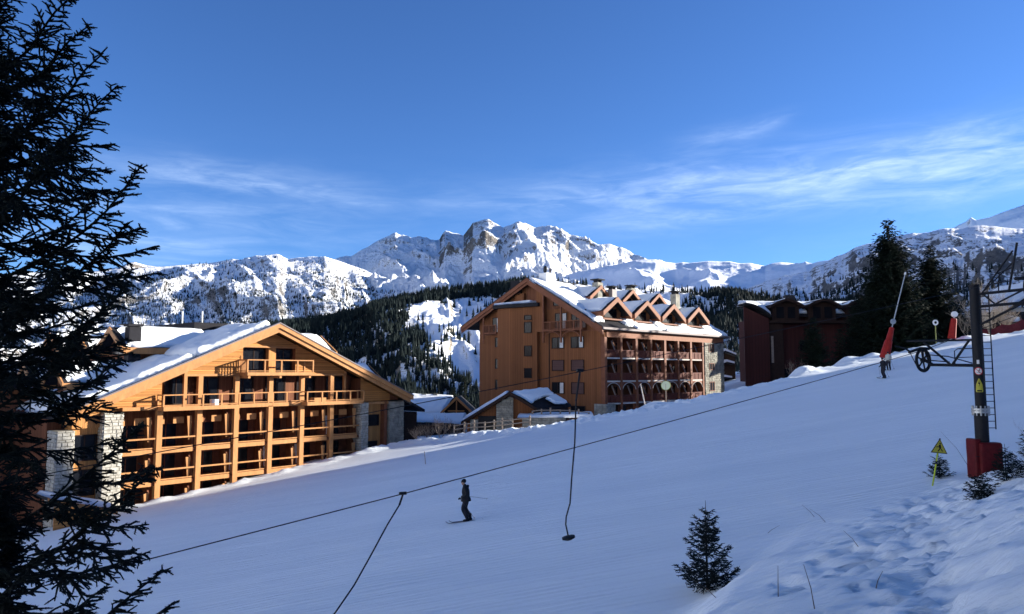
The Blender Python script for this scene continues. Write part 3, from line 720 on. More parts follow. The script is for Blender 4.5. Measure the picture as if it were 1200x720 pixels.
def dormer(parent, mp, L, hw, ze, zr, ov=.5, wallm=None, fascm=None, gablem=None, th=.28, snow_t=.4, seed=1, window_=True, zb=None, rk=.42, holes=0.0, winm=None):
    """gabled roof dormer. local (a, b, z): a = 0 at its gable front and grows into the roof, b across"""
    zb = ze - 1.6 if zb is None else zb; k = (zr - ze) / hw
    d = MB(mp); d.box(0.5, L, -hw + .4, hw - .4, zb, ze - .02)
    d.extr([(.5, -hw + .4, ze - .02), (.5, hw - .4, ze - .02), (.5, 0, zr - k * .4 - .05)], (L - .5, 0, 0)); d = d.build('dormer_wall', wallm or DARKW, parent)
    r = MB(mp)
    for s in (-1, 1):
        e = hw + .35
        r.extr([(-ov, 0, zr), (-ov, s * e, zr - k * e), (-ov, s * e, zr - k * e - th), (-ov, 0, zr - th)], (L + ov, 0, 0))
    rf = r.build('dormer_roof', DKROOF, parent)
    b = MB(mp)
    for s in (-1, 1):
        e = hw + .42
        b.extr([(-ov - .12, 0, zr + .06), (-ov - .12, s * e, zr - k * e + .06), (-ov - .12, s * e, zr - k * e - rk), (-ov - .12, 0, zr - rk)], (.12, 0, 0))
    b.build('bargeboard', gablem or fascm or PINE, rf)
    for s in (-1, 1):
        e = hw + .36; z = zr - k * e
        MB(mp).box(-ov, L, *sorted((s * e, s * (e + .06))), z - .62, z - .02).build('dormer_fascia', fascm or PINE, rf)
    if window_:
        w = MB(mp); w.box(.42, .5, -hw * .5, hw * .5, ze - .9, ze + .35); ww = w.build('dormer_window', winm or DKWOOD, d)
        for s in (-1, 1): MB(mp).box(.40, .418, *sorted((s * .06, s * (hw * .5 - .08))), ze - .8, ze + .25).build('pane', GLASS, ww)
    if snow_t:
        for s in (-1, 1):
            e = hw + .3; q = [Vector(mp(*p)) for p in ((-ov + .45, 0.0 * s, zr + .0), (L, 0.0, zr), (L, s * e, zr - k * e), (-ov + .45, s * e, zr - k * e))]
            o = snow_sheet('roof_snow', *q, snow_t, parent, seed=seed + (s > 0) * 13, nu=22, nv=14, edge=.3, jitter=.35, holes=holes)
    return d

# ------------------------------------------------------------------ larch chalet (left)
TH_A = math.radians(41.5)
A0 = Vector((-31.64, 66.9))
A_ZB = -12.4
chalet = thing('larch_apartment_chalet', 'large larch wood apartment chalet with wide sunlit gable, stacked balconies and stone piers', 'building', (A0.x, A0.y, A_ZB), PI / 2 - TH_A)
ZB[chalet.name] = A_ZB
def A_world(u, w): return A0.x + u * math.sin(TH_A) - w * math.cos(TH_A), A0.y + u * math.cos(TH_A) + w * math.sin(TH_A)
SL = .4325; APU, APZ = 11.05, 4.9
def roofz(u): return APZ - SL * abs(u - APU)
DEPTH = 34.0
# body behind the loggias
m = MB(); m.box(-8.2, 28.4, 2.3, DEPTH, -14, -3.4)
m.extr([(-8.2, 2.3, -3.4), (28.4, 2.3, -3.4), (28.4, 2.3, roofz(28.4) - .5), (APU, 2.3, APZ - .5), (-8.2, 2.3, roofz(-8.2) - .5)], (0, DEPTH - 2.3, 0))
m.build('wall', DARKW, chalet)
# gable wall above the main balcony: left field, right field, upper band
GW = .45
g_ = MB()
g_.extr([(-7.9, GW, -3.35), (.35, GW, -3.35), (.35, GW, roofz(.35) - .75), (-7.9, GW, max(roofz(-7.9) - .75, -3.34))], (0, 1.85, 0))
g_.extr([(.35, GW, -.25), (APU * 2 - .4, GW, -.25), (APU * 2 - .4, GW, -.1), (14.9, GW, roofz(14.9) - .75), (7.2, GW, roofz(7.2) - .75), (.35, GW, roofz(.35) - .6)], (0, .02, 0)) if False else None
g_.build('gable_wall', PINE_L, chalet)
boards_h(chalet, [(-7.9, -3.35), (.33, -3.35), (.33, roofz(.33) - .76), (-7.2, roofz(-7.2) - .76)], GW - .002, .03, PINE_L)
boards_h(chalet, [(2.2, -.22), (8.1, -.22), (8.1, roofz(8.1) - .76), (2.2, roofz(2.2) - .76)], GW + .06, .06, PINE_L)
boards_h(chalet, [(8.12, 2.6), (14.0, 2.6), (14.0, roofz(14.0) - .8), (APU, APZ - .8), (8.12, roofz(8.12) - .8)], GW + .06, .06, PINE_L)
boards_h(chalet, [(14.02, -.22), (20.6, -.22), (20.2, roofz(20.2) - .76), (14.02, roofz(14.02) - .76)], GW + .06, .06, PINE_L)
b = MB(); b.box(2.2, 8.1, GW + .06, 2.3, -.22, .6); b.box(14, 20.6, GW + .06, 2.3, -.22, 0)
b.extr([(2.2, GW + .07, .6), (8.1, GW + .07, .6), (8.1, GW + .07, roofz(8.1) - .78), (2.2, GW + .07, roofz(2.2) - .78)], (0, 2, 0))
b.extr([(14.02, GW + .07, -.2), (20.6, GW + .07, -.2), (20.2, GW + .07, roofz(20.2) - .8), (14.02, GW + .07, roofz(14.02) - .8)], (0, 2, 0))
b.extr([(8.1, GW + .07, 2.6), (14.02, GW + .07, 2.6), (14.02, GW + .07, roofz(14.02) - .8), (APU, GW + .07, APZ - .82), (8.1, GW + .07, roofz(8.1) - .8)], (0, 2, 0))
b.build('gable_core', DARKW, chalet)
# right field below the rake, beside the main balcony
boards_h(chalet, [(22.45, -3.3), (26.6, -3.3), (26.6, roofz(26.6) - .75), (22.45, roofz(22.45) - .72)], GW, .06, PINE_L)
b = MB(); b.extr([(22.4, GW + .02, -3.3), (27.9, GW + .02, -3.3), (27.9, GW + .02, roofz(27.9) - .7), (22.4, GW + .02, roofz(22.4) - .75)], (0, 1.8, 0)); b.build('gable_core', DARKW, chalet)
# roof slabs
OV = 1.25
for s, name in ((-1, 'roof'), (1, 'roof')):
    ue = -8.4 if s < 0 else 28.8
    m = MB(); m.extr([(APU, -OV + .1, APZ - .1), (ue, -OV + .1, roofz(ue) - .1), (ue, -OV + .1, roofz(ue) - .42), (APU, -OV + .1, APZ - .42)], (0, DEPTH + OV, 0))
    rf = m.build(name, DKROOF, chalet)
    # two stepped bargeboards and a metal edge
    MB().extr([(APU, -OV - .06, APZ - .06), (ue, -OV - .06, roofz(ue) - .06), (ue, -OV - .06, roofz(ue) - .50), (APU, -OV - .06, APZ - .50)], (0, .16, 0)).build('bargeboard', PINE, rf)
    MB().extr([(APU, -OV + .10, APZ - .44), (ue - s * .3, -OV + .10, roofz(ue - s * .3) - .44), (ue - s * .3, -OV + .10, roofz(ue - s * .3) - .95), (APU, -OV + .10, APZ - .95)], (0, .16, 0)).build('bargeboard', PINE, rf)
    MB().extr([(APU, -OV - .12, APZ + .06), (ue, -OV - .12, roofz(ue) + .06), (ue, -OV - .12, roofz(ue) - .06), (APU, -OV - .12, APZ - .06)], (0, .45, 0)).build('edge_flashing', METAL, rf)
    MB().extr([(APU, -OV + .26, APZ - .46), (ue, -OV + .26, roofz(ue) - .46), (ue, -OV + .26, roofz(ue) - .5), (APU, -OV + .26, APZ - .5)], (0, 2.2, 0)).build('soffit', PINE_L, rf)
# snow on the slopes
snow_sheet('roof_snow', (APU - .8, -OV + .32, roofz(APU - .8)), (2.9, -OV + .32, roofz(2.9)), (2.9, 7, roofz(2.9)), (APU - .8, 7, roofz(APU - .8)), .72, chalet, seed=3, nu=80, nv=50, edge=.6, jitter=.35, lump=.35)
snow_sheet('roof_snow', (2.5, -OV + .32, roofz(2.5)), (-8.3, -OV + .32, roofz(-8.3)), (-8.3, 7, roofz(-8.3)), (2.5, 7, roofz(2.5)), .6, chalet, seed=4, nu=100, nv=50, edge=.55, jitter=.35, lump=.35)
snow_sheet('roof_snow', (APU - 1.5, 7.2, roofz(APU - 1.5)), (-8.2, 7.2, roofz(-8.2)), (-8.2, DEPTH, roofz(-8.2)), (APU - 1.5, DEPTH, roofz(APU - 1.5)), .42, chalet, seed=5, nu=60, nv=70, edge=.5, jitter=.6)
snow_sheet('roof_snow', (APU + 1.0, -OV + .45, roofz(APU + 1.0)), (28.6, -OV + .45, roofz(28.6)), (28.6, DEPTH, roofz(28.6)), (APU + 1.0, DEPTH, roofz(APU + 1.0)), .34, chalet, seed=8, nu=110, nv=60, edge=.5, jitter=.35, holes=.1)
MB().box(APU - .35, APU + .35, 3, DEPTH, APZ - .12, APZ + .12).build('ridge_cap', DKROOF, chalet)
# dark flat ridge structure behind
MB().box(APU - 2.5, APU + 2.5, 12, DEPTH, APZ - .2, APZ + .55).build('ridge_housing', DKROOF, chalet)
# dormers on both slopes, two rows
for s in (-1, 1):
    for j, wc in enumerate((9.5, 18.5, 27)):
        ug = -.5 if s < 0 else 22.6
        mp = (lambda a, b, z, s=s, ug=ug, wc=wc: (ug - s * a, wc + b, z))
        dormer(chalet, mp, 9.0, 3.0, 2.55, 4.35, seed=20 + j + s * 5, zb=-2, snow_t=.42, rk=.5)
    for j, wc in enumerate((7.0, 15.5, 24)):
        ug = -6.0 if s < 0 else 28.1
        mp = (lambda a, b, z, s=s, ug=ug, wc=wc: (ug - s * a, wc + b, z))
        dormer(chalet, mp, 6.5, 2.4, -.75, .75, seed=40 + j + s * 5, zb=-4.5, snow_t=.42, rk=.42)
for (u, w, z0, z1, h) in ((.2, 7.0, 1.0, 4.6, .55), (1.8, 12.5, 1.8, 4.9, .6), (4.2, 15, 2.0, 5.0, .55), (5.6, 16.5, 2.0, 4.95, .6)):
    c = MB().box(u - h, u + h, w - h, w + h, z0, z1 - .28).build('chimney', DKROOF, chalet)
    cp = MB(); cp.box(u - h - .12, u + h + .12, w - h - .12, w + h + .12, z1 - .24, z1); cp.build('chimney_cap', DKROOF, c)
for (px, py) in ((247, 371), (264, 375)):
    w_ = 14.0; d = at(px, py, 90); u = 9.0 if px < 255 else 10.6
    MB().tube([(u, 16 if px < 255 else 14.5, APZ - .3), (u, 16 if px < 255 else 14.5, APZ + 2.0)], .09, 8).build('vent_pipe', GALV, chalet)
# ---- stone piers
def pier(x0, x1, y0, y1, z0, z1, seed, m_=STONE_A, size=.5):
    o = MB().box(x0, x1, y0, y1, z0, z1).build('stone_pier', MORTAR, chalet)
    rubble(o, x0, x1, y0, z0, z1, 'x', -1, size, m_, seed); rubble(o, y0, y1, x0, z0, z1, 'y', -1, size, m_, seed + 1)
    rubble(o, y0, y1, x1, z0, z1, 'y', 1, size, m_, seed + 2)
pier(-4.62, -3.1, -.1, 1.9, -13.5, -3.5, 1); pier(-8.15, -6.85, -.1, 1.9, -13.5, -4.85, 5)
pier(22.15, 23.15, -.1, 2.2, -11, -3.45, 9); pier(26.35, 28.5, .1, 2.6, -10.5, -3.42, 13, STONE_B)
# ---- columns, beams
for k in range(0, 7):
    u = 3.65 * k + .1; 
    if k == 6: u = 3.65 * 5 + 0.1
    if k < 6: MB().box(u - .24, u + .24, -.02, .5, -13.4, -3.5).build('timber_column', PINE, chalet)
    top = min(roofz(u) - .95, -.42)
    if 0 < k < 6 : MB().box(u - .22, u + .22, .02, .46, -3.05, top).build('timber_column', PINE, chalet)
MB().box(2.2, 2.5, .1, .4, -3.0, roofz(2.4) - .9).build('timber_column', PINE, chalet)
MB().box(20.1, 20.35, .3, .6, -3.05, roofz(20.2) - .9).build('timber_column', PINE, chalet)
MB().box(-3.1, 22.15, .05, .44, -3.42, -3.12).build('timber_beam', PINE, chalet)
MB().box(.2, 22.3, .5, 2.3, -3.4, -3.1).build('balcony_slab', DARKW, chalet)
MB().box(2.5, 20.1, .52, 2.3, -.42, -.22).build('ceiling', DARKW, chalet)
MB().box(2.2, 20.4, .30, .5, -.42, -.2).build('timber_beam', PINE, chalet)
MB().box(8.1, 14.0, .3, .52, 2.42, 2.6).build('lintel', PINE, chalet)
# ---- top balcony and its windows
MB().box(7.7, 15.15, -1.15, .9, -.38, -.12).build('balcony_slab', PINE, chalet)
railing(chalet, [(7.75, .45), (7.75, -1.15), (15.1, -1.15), (15.1, .45)], -.38, 1.2, PINE, 1.85, .32)
for u in (8.0, 11.4, 14.8): MB().box(u - .12, u + .12, -1.1, .5, -.64, -.382).build('bracket', PINE, chalet)
window(chalet, 8.35, 10.85, 1.1, -.05, 2.35, mull=1); window(chalet, 11.9, 13.95, 1.1, -.05, 2.35, mull=1)
MB().box(8.1, 14.0, 1.12, 2.4, -.2, 2.6).build('recess_wall', DARKW, chalet)
MB().box(10.95, 11.75, GW + .05, 1.12, -.12, 3.4).build('recess_pillar', PINE_V, chalet)
MB().box(7.85, 8.1, GW - .05, GW + .4, -.1, 1.6).build('recess_pillar', PINE_V, chalet)
# balusters of the side panel
b = MB()
for i in range(7): b.box(7.72, 7.78, -1.0 + i * .2, -.93 + i * .2, -.1, 1.1)
b.build('side_balusters', PINE, chalet)
# ---- main balcony (protrudes left and right, flush in the middle)
for (a, c_) in ((-.1, 7.2), (14.6, 21.9)):
    MB().box(a, c_, -.95, .5, -3.46, -3.2).build('balcony_slab', PINE, chalet)
    railing(chalet, [(a + .05, .2), (a + .05, -.92), (c_ - .05, -.92), (c_ - .05, .2)], -3.5, -2.04, PINE, 1.85, .36)
for k in (2, 3):
    u0 = 3.65 * k + .36; u1 = 3.65 * (k + 1) - .16
    railing(chalet, [(u0, .1), (u1, .1)], -3.5, -2.04, PINE, 1.7, .36)
for k in range(6):
    u0 = 3.65 * k + .5 if k else 1.1
    z1 = min(-.55, roofz(u0) - 1.1)
    window(chalet, u0, u0 + 2.3, 1.9, -3.05, z1, mull=1, curtain=False)
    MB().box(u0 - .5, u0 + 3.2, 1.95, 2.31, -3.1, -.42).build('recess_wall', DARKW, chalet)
MB().box(4.6, 5.3, -.5, -.1, -3.18, -2.6).build('balcony_chair', WHITE, chalet)
MB().box(15.6, 17.4, -.4, .1, -3.18, -2.75).build('balcony_bench', PINE, chalet)
# ---- loggias below: back wall, doors, slabs, handrails, slanted partitions
levels = ((-3.5, -7.3), (-7.3, -10.12), (-10.12, -12.9))
random.seed(11)
for li, (zt, zb_) in enumerate(levels):
    for k in range(-1, 6):
        u0 = -3.1 if k < 0 else 3.65 * k + .34; u1 = 3.65 * (k + 1) - .14 if k < 5 else 22.1
        if k < 0: u1 = -.14
        if gz(*A_world((u0 + u1) / 2, 0)) > zt - .4: continue
        zf = zb_ + .45
        # board at slab edge and rails
        bd = MB(); bd.box(u0, u1 - .35, .0, .12, zb_, zb_ + .40); bd = bd.build('balcony_board', PINE, chalet)
        MB().box(u0, u1 - .35, -.03, .05, zb_ + .46, zb_ + .56).build('lower_rail', PINE, bd)
        MB().box(u0, u1 - .12, .0, .10, zb_ + 1.28, zb_ + 1.42).build('handrail', PINE, chalet)
        MB().box(u0 - .1, u1, .14, 2.3, zb_, zb_ + .3).build('balcony_slab', DARKW, chalet)
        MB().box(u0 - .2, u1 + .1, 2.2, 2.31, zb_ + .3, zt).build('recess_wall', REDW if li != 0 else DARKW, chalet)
        window(chalet, u0 + .15, u0 + 2.3, 2.2, zf - .1, zf + 2.1, mull=1, curtain=random.random() < .4, frame=REDW)
        # partition fin beside the next column: its front edge leans back towards the top
        zz0, zz1 = zb_ + .3, zt - .02; x = u1 - .22
        mm_ = MB(); mm_.extr([(x, .52, zz0), (x, 2.19, zz0), (x, 2.19, zz1), (x, 1.25, zz1), (x, .52, zz0 + 1.0)], (.14, 0, 0)); mm_.build('partition', DARKW, chalet)
        # tapered larch board standing in for the sunlit wedge beside the column
        wh = min(2.2, (zt - zb_) * .62); zt2 = zt - .55
        MB().extr([(u1 - .78, .36, zt2), (u1 - .34, .36, zt2), (u1 - .42, .36, zt2 - wh), (u1 - .60, .36, zt2 - wh)], (0, .08, 0)).build('sun_wedge_board', PINE, chalet)
        if li == 0:
            MB().box(u0 + .2, u0 + .55, .9, .98, zt - 1.25, zt - .65).build('sun_patch_board', PINE, chalet)  # boards standing in for the sun patch high in the bay
            MB().box(u0 + 1.35, u0 + 2.35, .9, .98, zt - 1.25, zt - .65).build('sun_patch_board', PINE, chalet)
# ---- stair bay on the right between the two stone piers
m = MB(); m.box(23.2, 26.3, .9, 2.4, -10.5, -3.3); m.build('stair_wall', PINE_V, chalet)
window(chalet, 23.5, 25.4, .88, -6.2, -4.9, mull=0, frame=DKWOOD); window(chalet, 23.4, 25.2, .88, -9.2, -7.9, mull=0, frame=DKWOOD)
MB().box(25.7, 26.1, .2, .9, -10.5, -3.35).build('timber_column', BROWN, chalet)
MB().box(23.16, 26.3, .2, .4, -3.7, -3.42).build('timber_beam', PINE, chalet)
# ---- left end between the stone piers
m = MB(); m.box(-6.85, -4.62, .9, 2.4, -13.5, -4.7); m.build('stair_wall', PINE_V, chalet)
for z in (-6.9, -9.8): window(chalet, -6.7, -4.8, .88, z - .6, z + 1.6, mull=1, frame=DKWOOD)
b = MB(); b.extr([(-6.85, .6, -4.75), (-4.62, .6, -4.75), (-4.62, .6, roofz(-4.62) - .8), (-6.85, .6, roofz(-6.85) - .8)], (0, 1.2, 0)); b.build('gable_core', PINE_V, chalet)
# snow covered porch roof low on the left
pr_ = MB().extr([(-9.5, -3.2, -9.6), (-4.6, -3.2, -11.1), (-4.6, -3.2, -11.35), (-9.5, -3.2, -9.85)], (0, 3.1, 0)).build('porch_roof', DKROOF, chalet)
MB().extr([(-9.5, -3.32, -9.6), (-4.4, -3.32, -11.15), (-4.4, -3.32, -11.6), (-9.5, -3.32, -10.05)], (0, .1, 0)).build('bargeboard', PINE, pr_)
MB().extr([(-9.0, -3.2, -10.4), (-4.8, -3.2, -11.6), (-4.8, -3.2, -13), (-9.0, -3.2, -13)], (0, .12, 0)).build('porch_wall', PINE_L, pr_)
snow_sheet('roof_snow', (-9.5, -3.2, -9.6), (-4.6, -3.2, -11.1), (-4.6, -.1, -11.1), (-9.5, -.1, -9.6), .4, chalet, seed=70, nu=30, nv=18)
# lower porch roof at the right end
MB().extr([(28.5, .5, -2.9), (32.2, .5, -4.6), (32.2, .5, -4.9), (28.5, .5, -3.3)], (0, 5, 0)).build('side_porch_roof', DKROOF, chalet)
MB().box(28.6, 31.8, 1.5, 5.2, -9, -4.9).build('side_porch_wall', DKWOOD, chalet)

# ------------------------------------------------------------------ older wing seen through the spruce, left of the chalet
wing = thing('timber_wing_building', 'brown timber building with snowy roofs half hidden behind the big dark spruce on the left', 'building', (-46.5, 66, -13), PI / 2 - TH_A)
ZB[wing.name] = -13
MB().box(-9, 6.5, 0, 20, -15, -2.2).build('wall', DARKW, wing)
r = MB(); r.extr([(-10, -.9, -3.2), (-1.5, -.9, .3), (-1.5, -.9, -.1), (-10, -.9, -3.6)], (0, 21, 0)); r.extr([(-1.5, -.9, .3), (7.2, -.9, -3.2), (7.2, -.9, -3.6), (-1.5, -.9, -.1)], (0, 21, 0)); r.build('roof', DKROOF, wing)
MB().extr([(-9, 0, -2.2), (6.5, 0, -2.2), (-1.5, 0, .1)], (0, 20, 0)).build('gable_wall', BROWNV, wing)
snow_sheet('roof_snow', (-1.3, -.7, .3), (7.0, -.7, -3.1), (7.0, 20, -3.1), (-1.3, 20, .3), .4, wing, seed=81)
snow_sheet('roof_snow', (-1.7, -.7, .3), (-9.8, -.7, -3.1), (-9.8, 20, -3.1), (-1.7, 20, .3), .4, wing, seed=83)
for i in range(3):
    for j in range(3):
        window(wing, -6 + i * 4.2, -4.2 + i * 4.2, -.02, -5.2 - j * 3, -3.6 - j * 3, mull=1)
# ------------------------------------------------------------------ chestnut apartment building (centre)
TH_B = math.radians(43.3)
B0 = Vector((12.0, 95.9)); B_ZB = -7.0
block = thing('chestnut_apartment_building', 'tall chestnut brown wooden apartment building with snowy dormered roof and seven bays of arched balconies', 'building', (B0.x, B0.y, B_ZB), PI / 2 - TH_B)
ZB[block.name] = B_ZB
def B_world(X, Y): return B0.x + X * math.sin(TH_B) - Y * math.cos(TH_B), B0.y + X * math.cos(TH_B) + Y * math.sin(TH_B)
BL = 31.8; BW = 23.2; RY, RZ = 12.5, 13.15
SF = (RZ - 5.75) / (RY + .4); SB = (RZ - 6.75) / (26.1 - RY)
def bz(Y): return RZ - (RY - Y) * SF if Y < RY else RZ - (Y - RY) * SB
# body: everything behind the loggias, and the gable end
m = MB(); m.box(0, BL, 2.0, BW, -9, 5.2); m.box(0, .32, 0, 2.0, -9, 5.2); m.box(25.4, BL, 0, 2.0, -9, 5.2)
m.extr([(0, 0, 5.2), (0, BW, 5.2), (0, BW, bz(BW) - .4), (0, RY, RZ - .4), (0, 0, bz(0) - .35)], (1.0, 0, 0))
m.extr([(1.0, 1.2, 5.2), (1.0, BW, 5.2), (1.0, BW, bz(BW) - .42), (1.0, RY, RZ - .42), (1.0, 1.2, bz(1.2) - .42)], (BL - 1, 0, 0))
m.build('wall', BROWNV, block)
# roof
XF = -1.2; XE = BL + 1.4
for s in (0, 1):
    Ya, Yb = (-.55, RY) if s == 0 else (26.1, RY)
    m = MB(); m.extr([(XF + .1, Yb, RZ), (XF + .1, Ya, bz(Ya)), (XF + .1, Ya, bz(Ya) - .32), (XF + .1, Yb, RZ - .32)], (XE - XF - .1, 0, 0)); rf = m.build('roof', DKROOF, block)
    MB().extr([(XF - .05, Yb, RZ + .06), (XF - .05, Ya, bz(Ya) + .06), (XF - .05, Ya, bz(Ya) - .52), (XF - .05, Yb, RZ - .52)], (.15, 0, 0)).build('bargeboard', BROWN, rf)
    MB().extr([(XF + .1, Yb, RZ - .34), (XF + .1, Ya, bz(Ya) - .34), (XF + .1, Ya, bz(Ya) - .9), (XF + .1, Yb, RZ - .9)], (.12, 0, 0)).build('bargeboard', BROWN, rf)
    MB().extr([(XF - .10, Yb, RZ + .14), (XF - .10, Ya - .1, bz(Ya) + .14), (XF - .10, Ya - .1, bz(Ya) + .06), (XF - .10, Yb, RZ + .06)], (.35, 0, 0)).build('edge_flashing', DKROOF, rf)
MB().box(XF, XE, -.75, -.52, 5.45, 5.72).build('gutter', METAL, block)
MB().box(0.33, BL + .1, -.12, .12, 4.5, 5.35).build('frieze_board', ORANGE, block)
MB().box(0.3, BL + .12, -.5, .2, 5.34, 5.44).build('soffit', BROWN, block)
# snow on the front slope, in broken sheets
def bs(x0, x1, y0, y1, seed, t=.42, holes=.0, jit=.5, nu=60, nv=40): return snow_sheet('roof_snow', (x0, y0, bz(y0)), (x1, y0, bz(y0)), (x1, y1, bz(y1)), (x0, y1, bz(y1)), t, block, seed=seed, nu=nu, nv=nv, jitter=jit, holes=holes)
bs(-1.0, 1.8, 1.0, RY - .3, 1, .5, 0, .6, 20, 70); bs(1.9, 8, 6.4, RY - .4, 2, .4, 0); bs(5.5, 9.0, .3, 6.2, 3, .42, 0, .6, 26, 40)
bs(12.9, 16.0, -.2, 6, 4, .42, 0, .6, 26, 40); bs(20.0, 23.4, -.3, 6, 5, .42, 0, .6, 26, 40); bs(27, BL + 1.2, -.4, 9, 6, .42, 0, .6, 40, 50)
bs(9, 32.5, 8.5, RY - .3, 7, .38, 0, .5, 110, 26); bs(7.2, 13.5, -.35, 1.1, 8, .3, 0, .3, 50, 12); bs(15, 32.9, -.4, 1.0, 9, .36, 0, .3, 110, 12)
snow_sheet('roof_snow', (-.9, RY + .4, bz(RY + .4)), (XE - .2, RY + .4, bz(RY + .4)), (XE - .2, 25.8, bz(25.8)), (-.9, 25.8, bz(25.8)), .4, block, seed=12, nu=80, nv=40)
MB().box(2, XE, RY - .3, RY + .3, RZ - .1, RZ + .16).build('ridge_cap', DKROOF, block)
# dormers: four below, three above (gables look out over the long side)
for i, x in enumerate((3.5, 10.75, 17.85, 25.1)):
    dormer(block, (lambda a, b, z, x=x: (x + b, 1.1 + a, z)), 6.5, 2.85, 8.15, 9.95, ov=.7, wallm=BROWNV, fascm=BROWN, gablem=ORANGE, seed=100 + i, zb=5.6, snow_t=.3, rk=.62, th=.3)
    MB().box(x - 2.3, x + 2.3, 1.0, 1.5, 6.9, 7.1).build('dormer_sill', BROWN, block)
for i, x in enumerate((8.3, 16.4, 23.8)):
    dormer(block, (lambda a, b, z, x=x: (x + b, 7.2 + a, z)), 5.0, 2.3, 10.9, 12.45, ov=.6, wallm=BROWNV, fascm=BROWN, gablem=ORANGE, seed=120 + i, zb=9.4, snow_t=.26, rk=.5, th=.28)
# chimneys
def chim(x, y, z0, z1, h, m_, cap='slab'):
    c = MB().box(x - h, x + h, y - h * .8, y + h * .8, z0, z1).build('chimney', m_, block)
    if cap == 'slab':
        k = MB(); k.box(x - h * .8, x - h * .5, y - h * .6, y + h * .6, z1 + .002, z1 + .35); k.box(x + h * .5, x + h * .8, y - h * .6, y + h * .6, z1 + .002, z1 + .35); k.box(x - h * 1.35, x + h * 1.35, y - h * 1.2, y + h * 1.2, z1 + .352, z1 + .5); k.build('chimney_cap', DKROOF, c)
    return c
c = chim(1.9, 11.4, 11, 14.0, .95, WHITE, ''); 
v = MB(); v.ring((1.5, 11.4, 14.55), (1, -.6, 0), .38, .16, 20, 8); v.disc((1.5, 11.4, 14.55), (1, -.6, 0), .42, .2); v.tube([(1.5, 11.4, 14), (1.5, 11.4, 14.3)], .2); v.build('cowl', BLACK, c)
v = MB(); v.disc((2.6, 11.4, 14.5), (1, -.6, 0), .38, .15); v.tube([(2.6, 11.4, 14), (2.6, 11.4, 14.3)], .12); v.build('cowl', METAL, c)
chim(8.3, 7.2, 8.5, 12.9, .62, STONE_B); chim(10.6, 6.3, 8, 12.0, .55, METAL); chim(19.4, 8.9, 9, 13.1, .6, STONE_B); chim(23.7, 3.6, 7, 12.1, .62, STONE_B)
MB().box(-.5, 1.0, 14.5, 16.3, 11, 13.1).build('chimney', DKROOF, block)
# ---- long side: loggias
NB = 7; SP = 3.63
random.seed(5)
for k in range(NB + 1):
    x = k * SP + (.02 if k else .12)
    thick = .20 if k % 2 else .26
    o = MB().box(x - thick, x + thick, -.10, .5, -8, 4.5).build('timber_column', BROWN, block)
MB().box(.32, 25.4, 1.95, 2.01, -9, 4.5).build('recess_wall', DARKW, block)
SLABM = mat('slab_edge', (.50, .46, .42), .8, var=.12)
for li, zf in enumerate((1.87, -1.17, -4.08)):
    for k in range(NB):
        x0 = k * SP + .26; x1 = (k + 1) * SP - .24
        MB().box(x0 - .02, x1 + .02, -.02, 1.95, zf - .18, zf).build('balcony_slab', SLABM, block)
        # rail: frame, posts, panel of upright boards
        p = MB(); p.box(x0, x1, .0, .1, zf + .92, zf + 1.02); p.box(x0, x1, .02, .08, zf + .08, zf + .16); p = p.build('handrail', RAIL, block)
        q = MB(); n = 14
        for i in range(n):
            xx = x0 + (x1 - x0) * (i + .5) / n; q.box(xx - .075, xx + .075, .035 + .01 * (i % 2), .06 + .01 * (i % 2), zf + .16, zf + .92)
        q.build('rail_panel', RAIL, p, kind='stuff')
        for fx in (.33, .66): xx = x0 + (x1 - x0) * fx; MB().box(xx - .04, xx + .04, -.02, .03, zf + .05, zf + .95).build('baluster_post', RAIL, p)
        window(block, x0 + .2, x0 + 2.0, 1.94, zf + .05, zf + 2.15, mull=1, frame=REDW, curtain=random.random() < .35)
        # party wall fin, its front edge leaning back upwards
        zt = zf + 2.7
        MB().extr([(x1 - .1, .5, zf), (x1 - .1, 1.94, zf), (x1 - .1, 1.94, zt), (x1 - .1, 1.3, zt), (x1 - .1, .5, zf + .9)], (.12, 0, 0)).build('partition', DARKW, block)
        MB().extr([(x1 - .62, 1.0, zt - .45), (x1 - .36, .98, zt - .45), (x1 - .14, .52, zf + .75), (x1 - .34, .52, zf + .75)], (0, .06, 0)).build('sun_bar', SUNBAR, block)  # slanting bar standing in for the sun patch on the partition
        if li == 2:   # arched head board of the lowest row
            a = MB(); xa, xb = x0 - .02, x1 + .02; zt = -1.37; N = 12
            pts = [(xa + (xb - xa) * i / N, zt - 1.0 + .92 * math.sin(PI * i / N) ** .55) for i in range(N + 1)]
            for i in range(N):
                a.hexa([(pts[i][0], .0, pts[i][1]), (pts[i + 1][0], .0, pts[i + 1][1]), (pts[i + 1][0], .14, pts[i + 1][1]), (pts[i][0], .14, pts[i][1])],
                       [(pts[i][0], .0, zt), (pts[i + 1][0], .0, zt), (pts[i + 1][0], .14, zt), (pts[i][0], .14, zt)])
            a.build('arch_board', BROWN, block)
            # pale rim of the arch
            rm = MB()
            for i in range(N): rm.tube([(pts[i][0], -.03, pts[i][1]), (pts[i + 1][0], -.03, pts[i + 1][1])], .045, 5)
            rm.build('arch_trim', SLABM, block)
for k in range(2):
    window(block, .9 + k * SP + .6, 2.6 + k * SP + .6, 1.5, -6.4, -4.4, mull=1, frame=REDW, curtain=True)
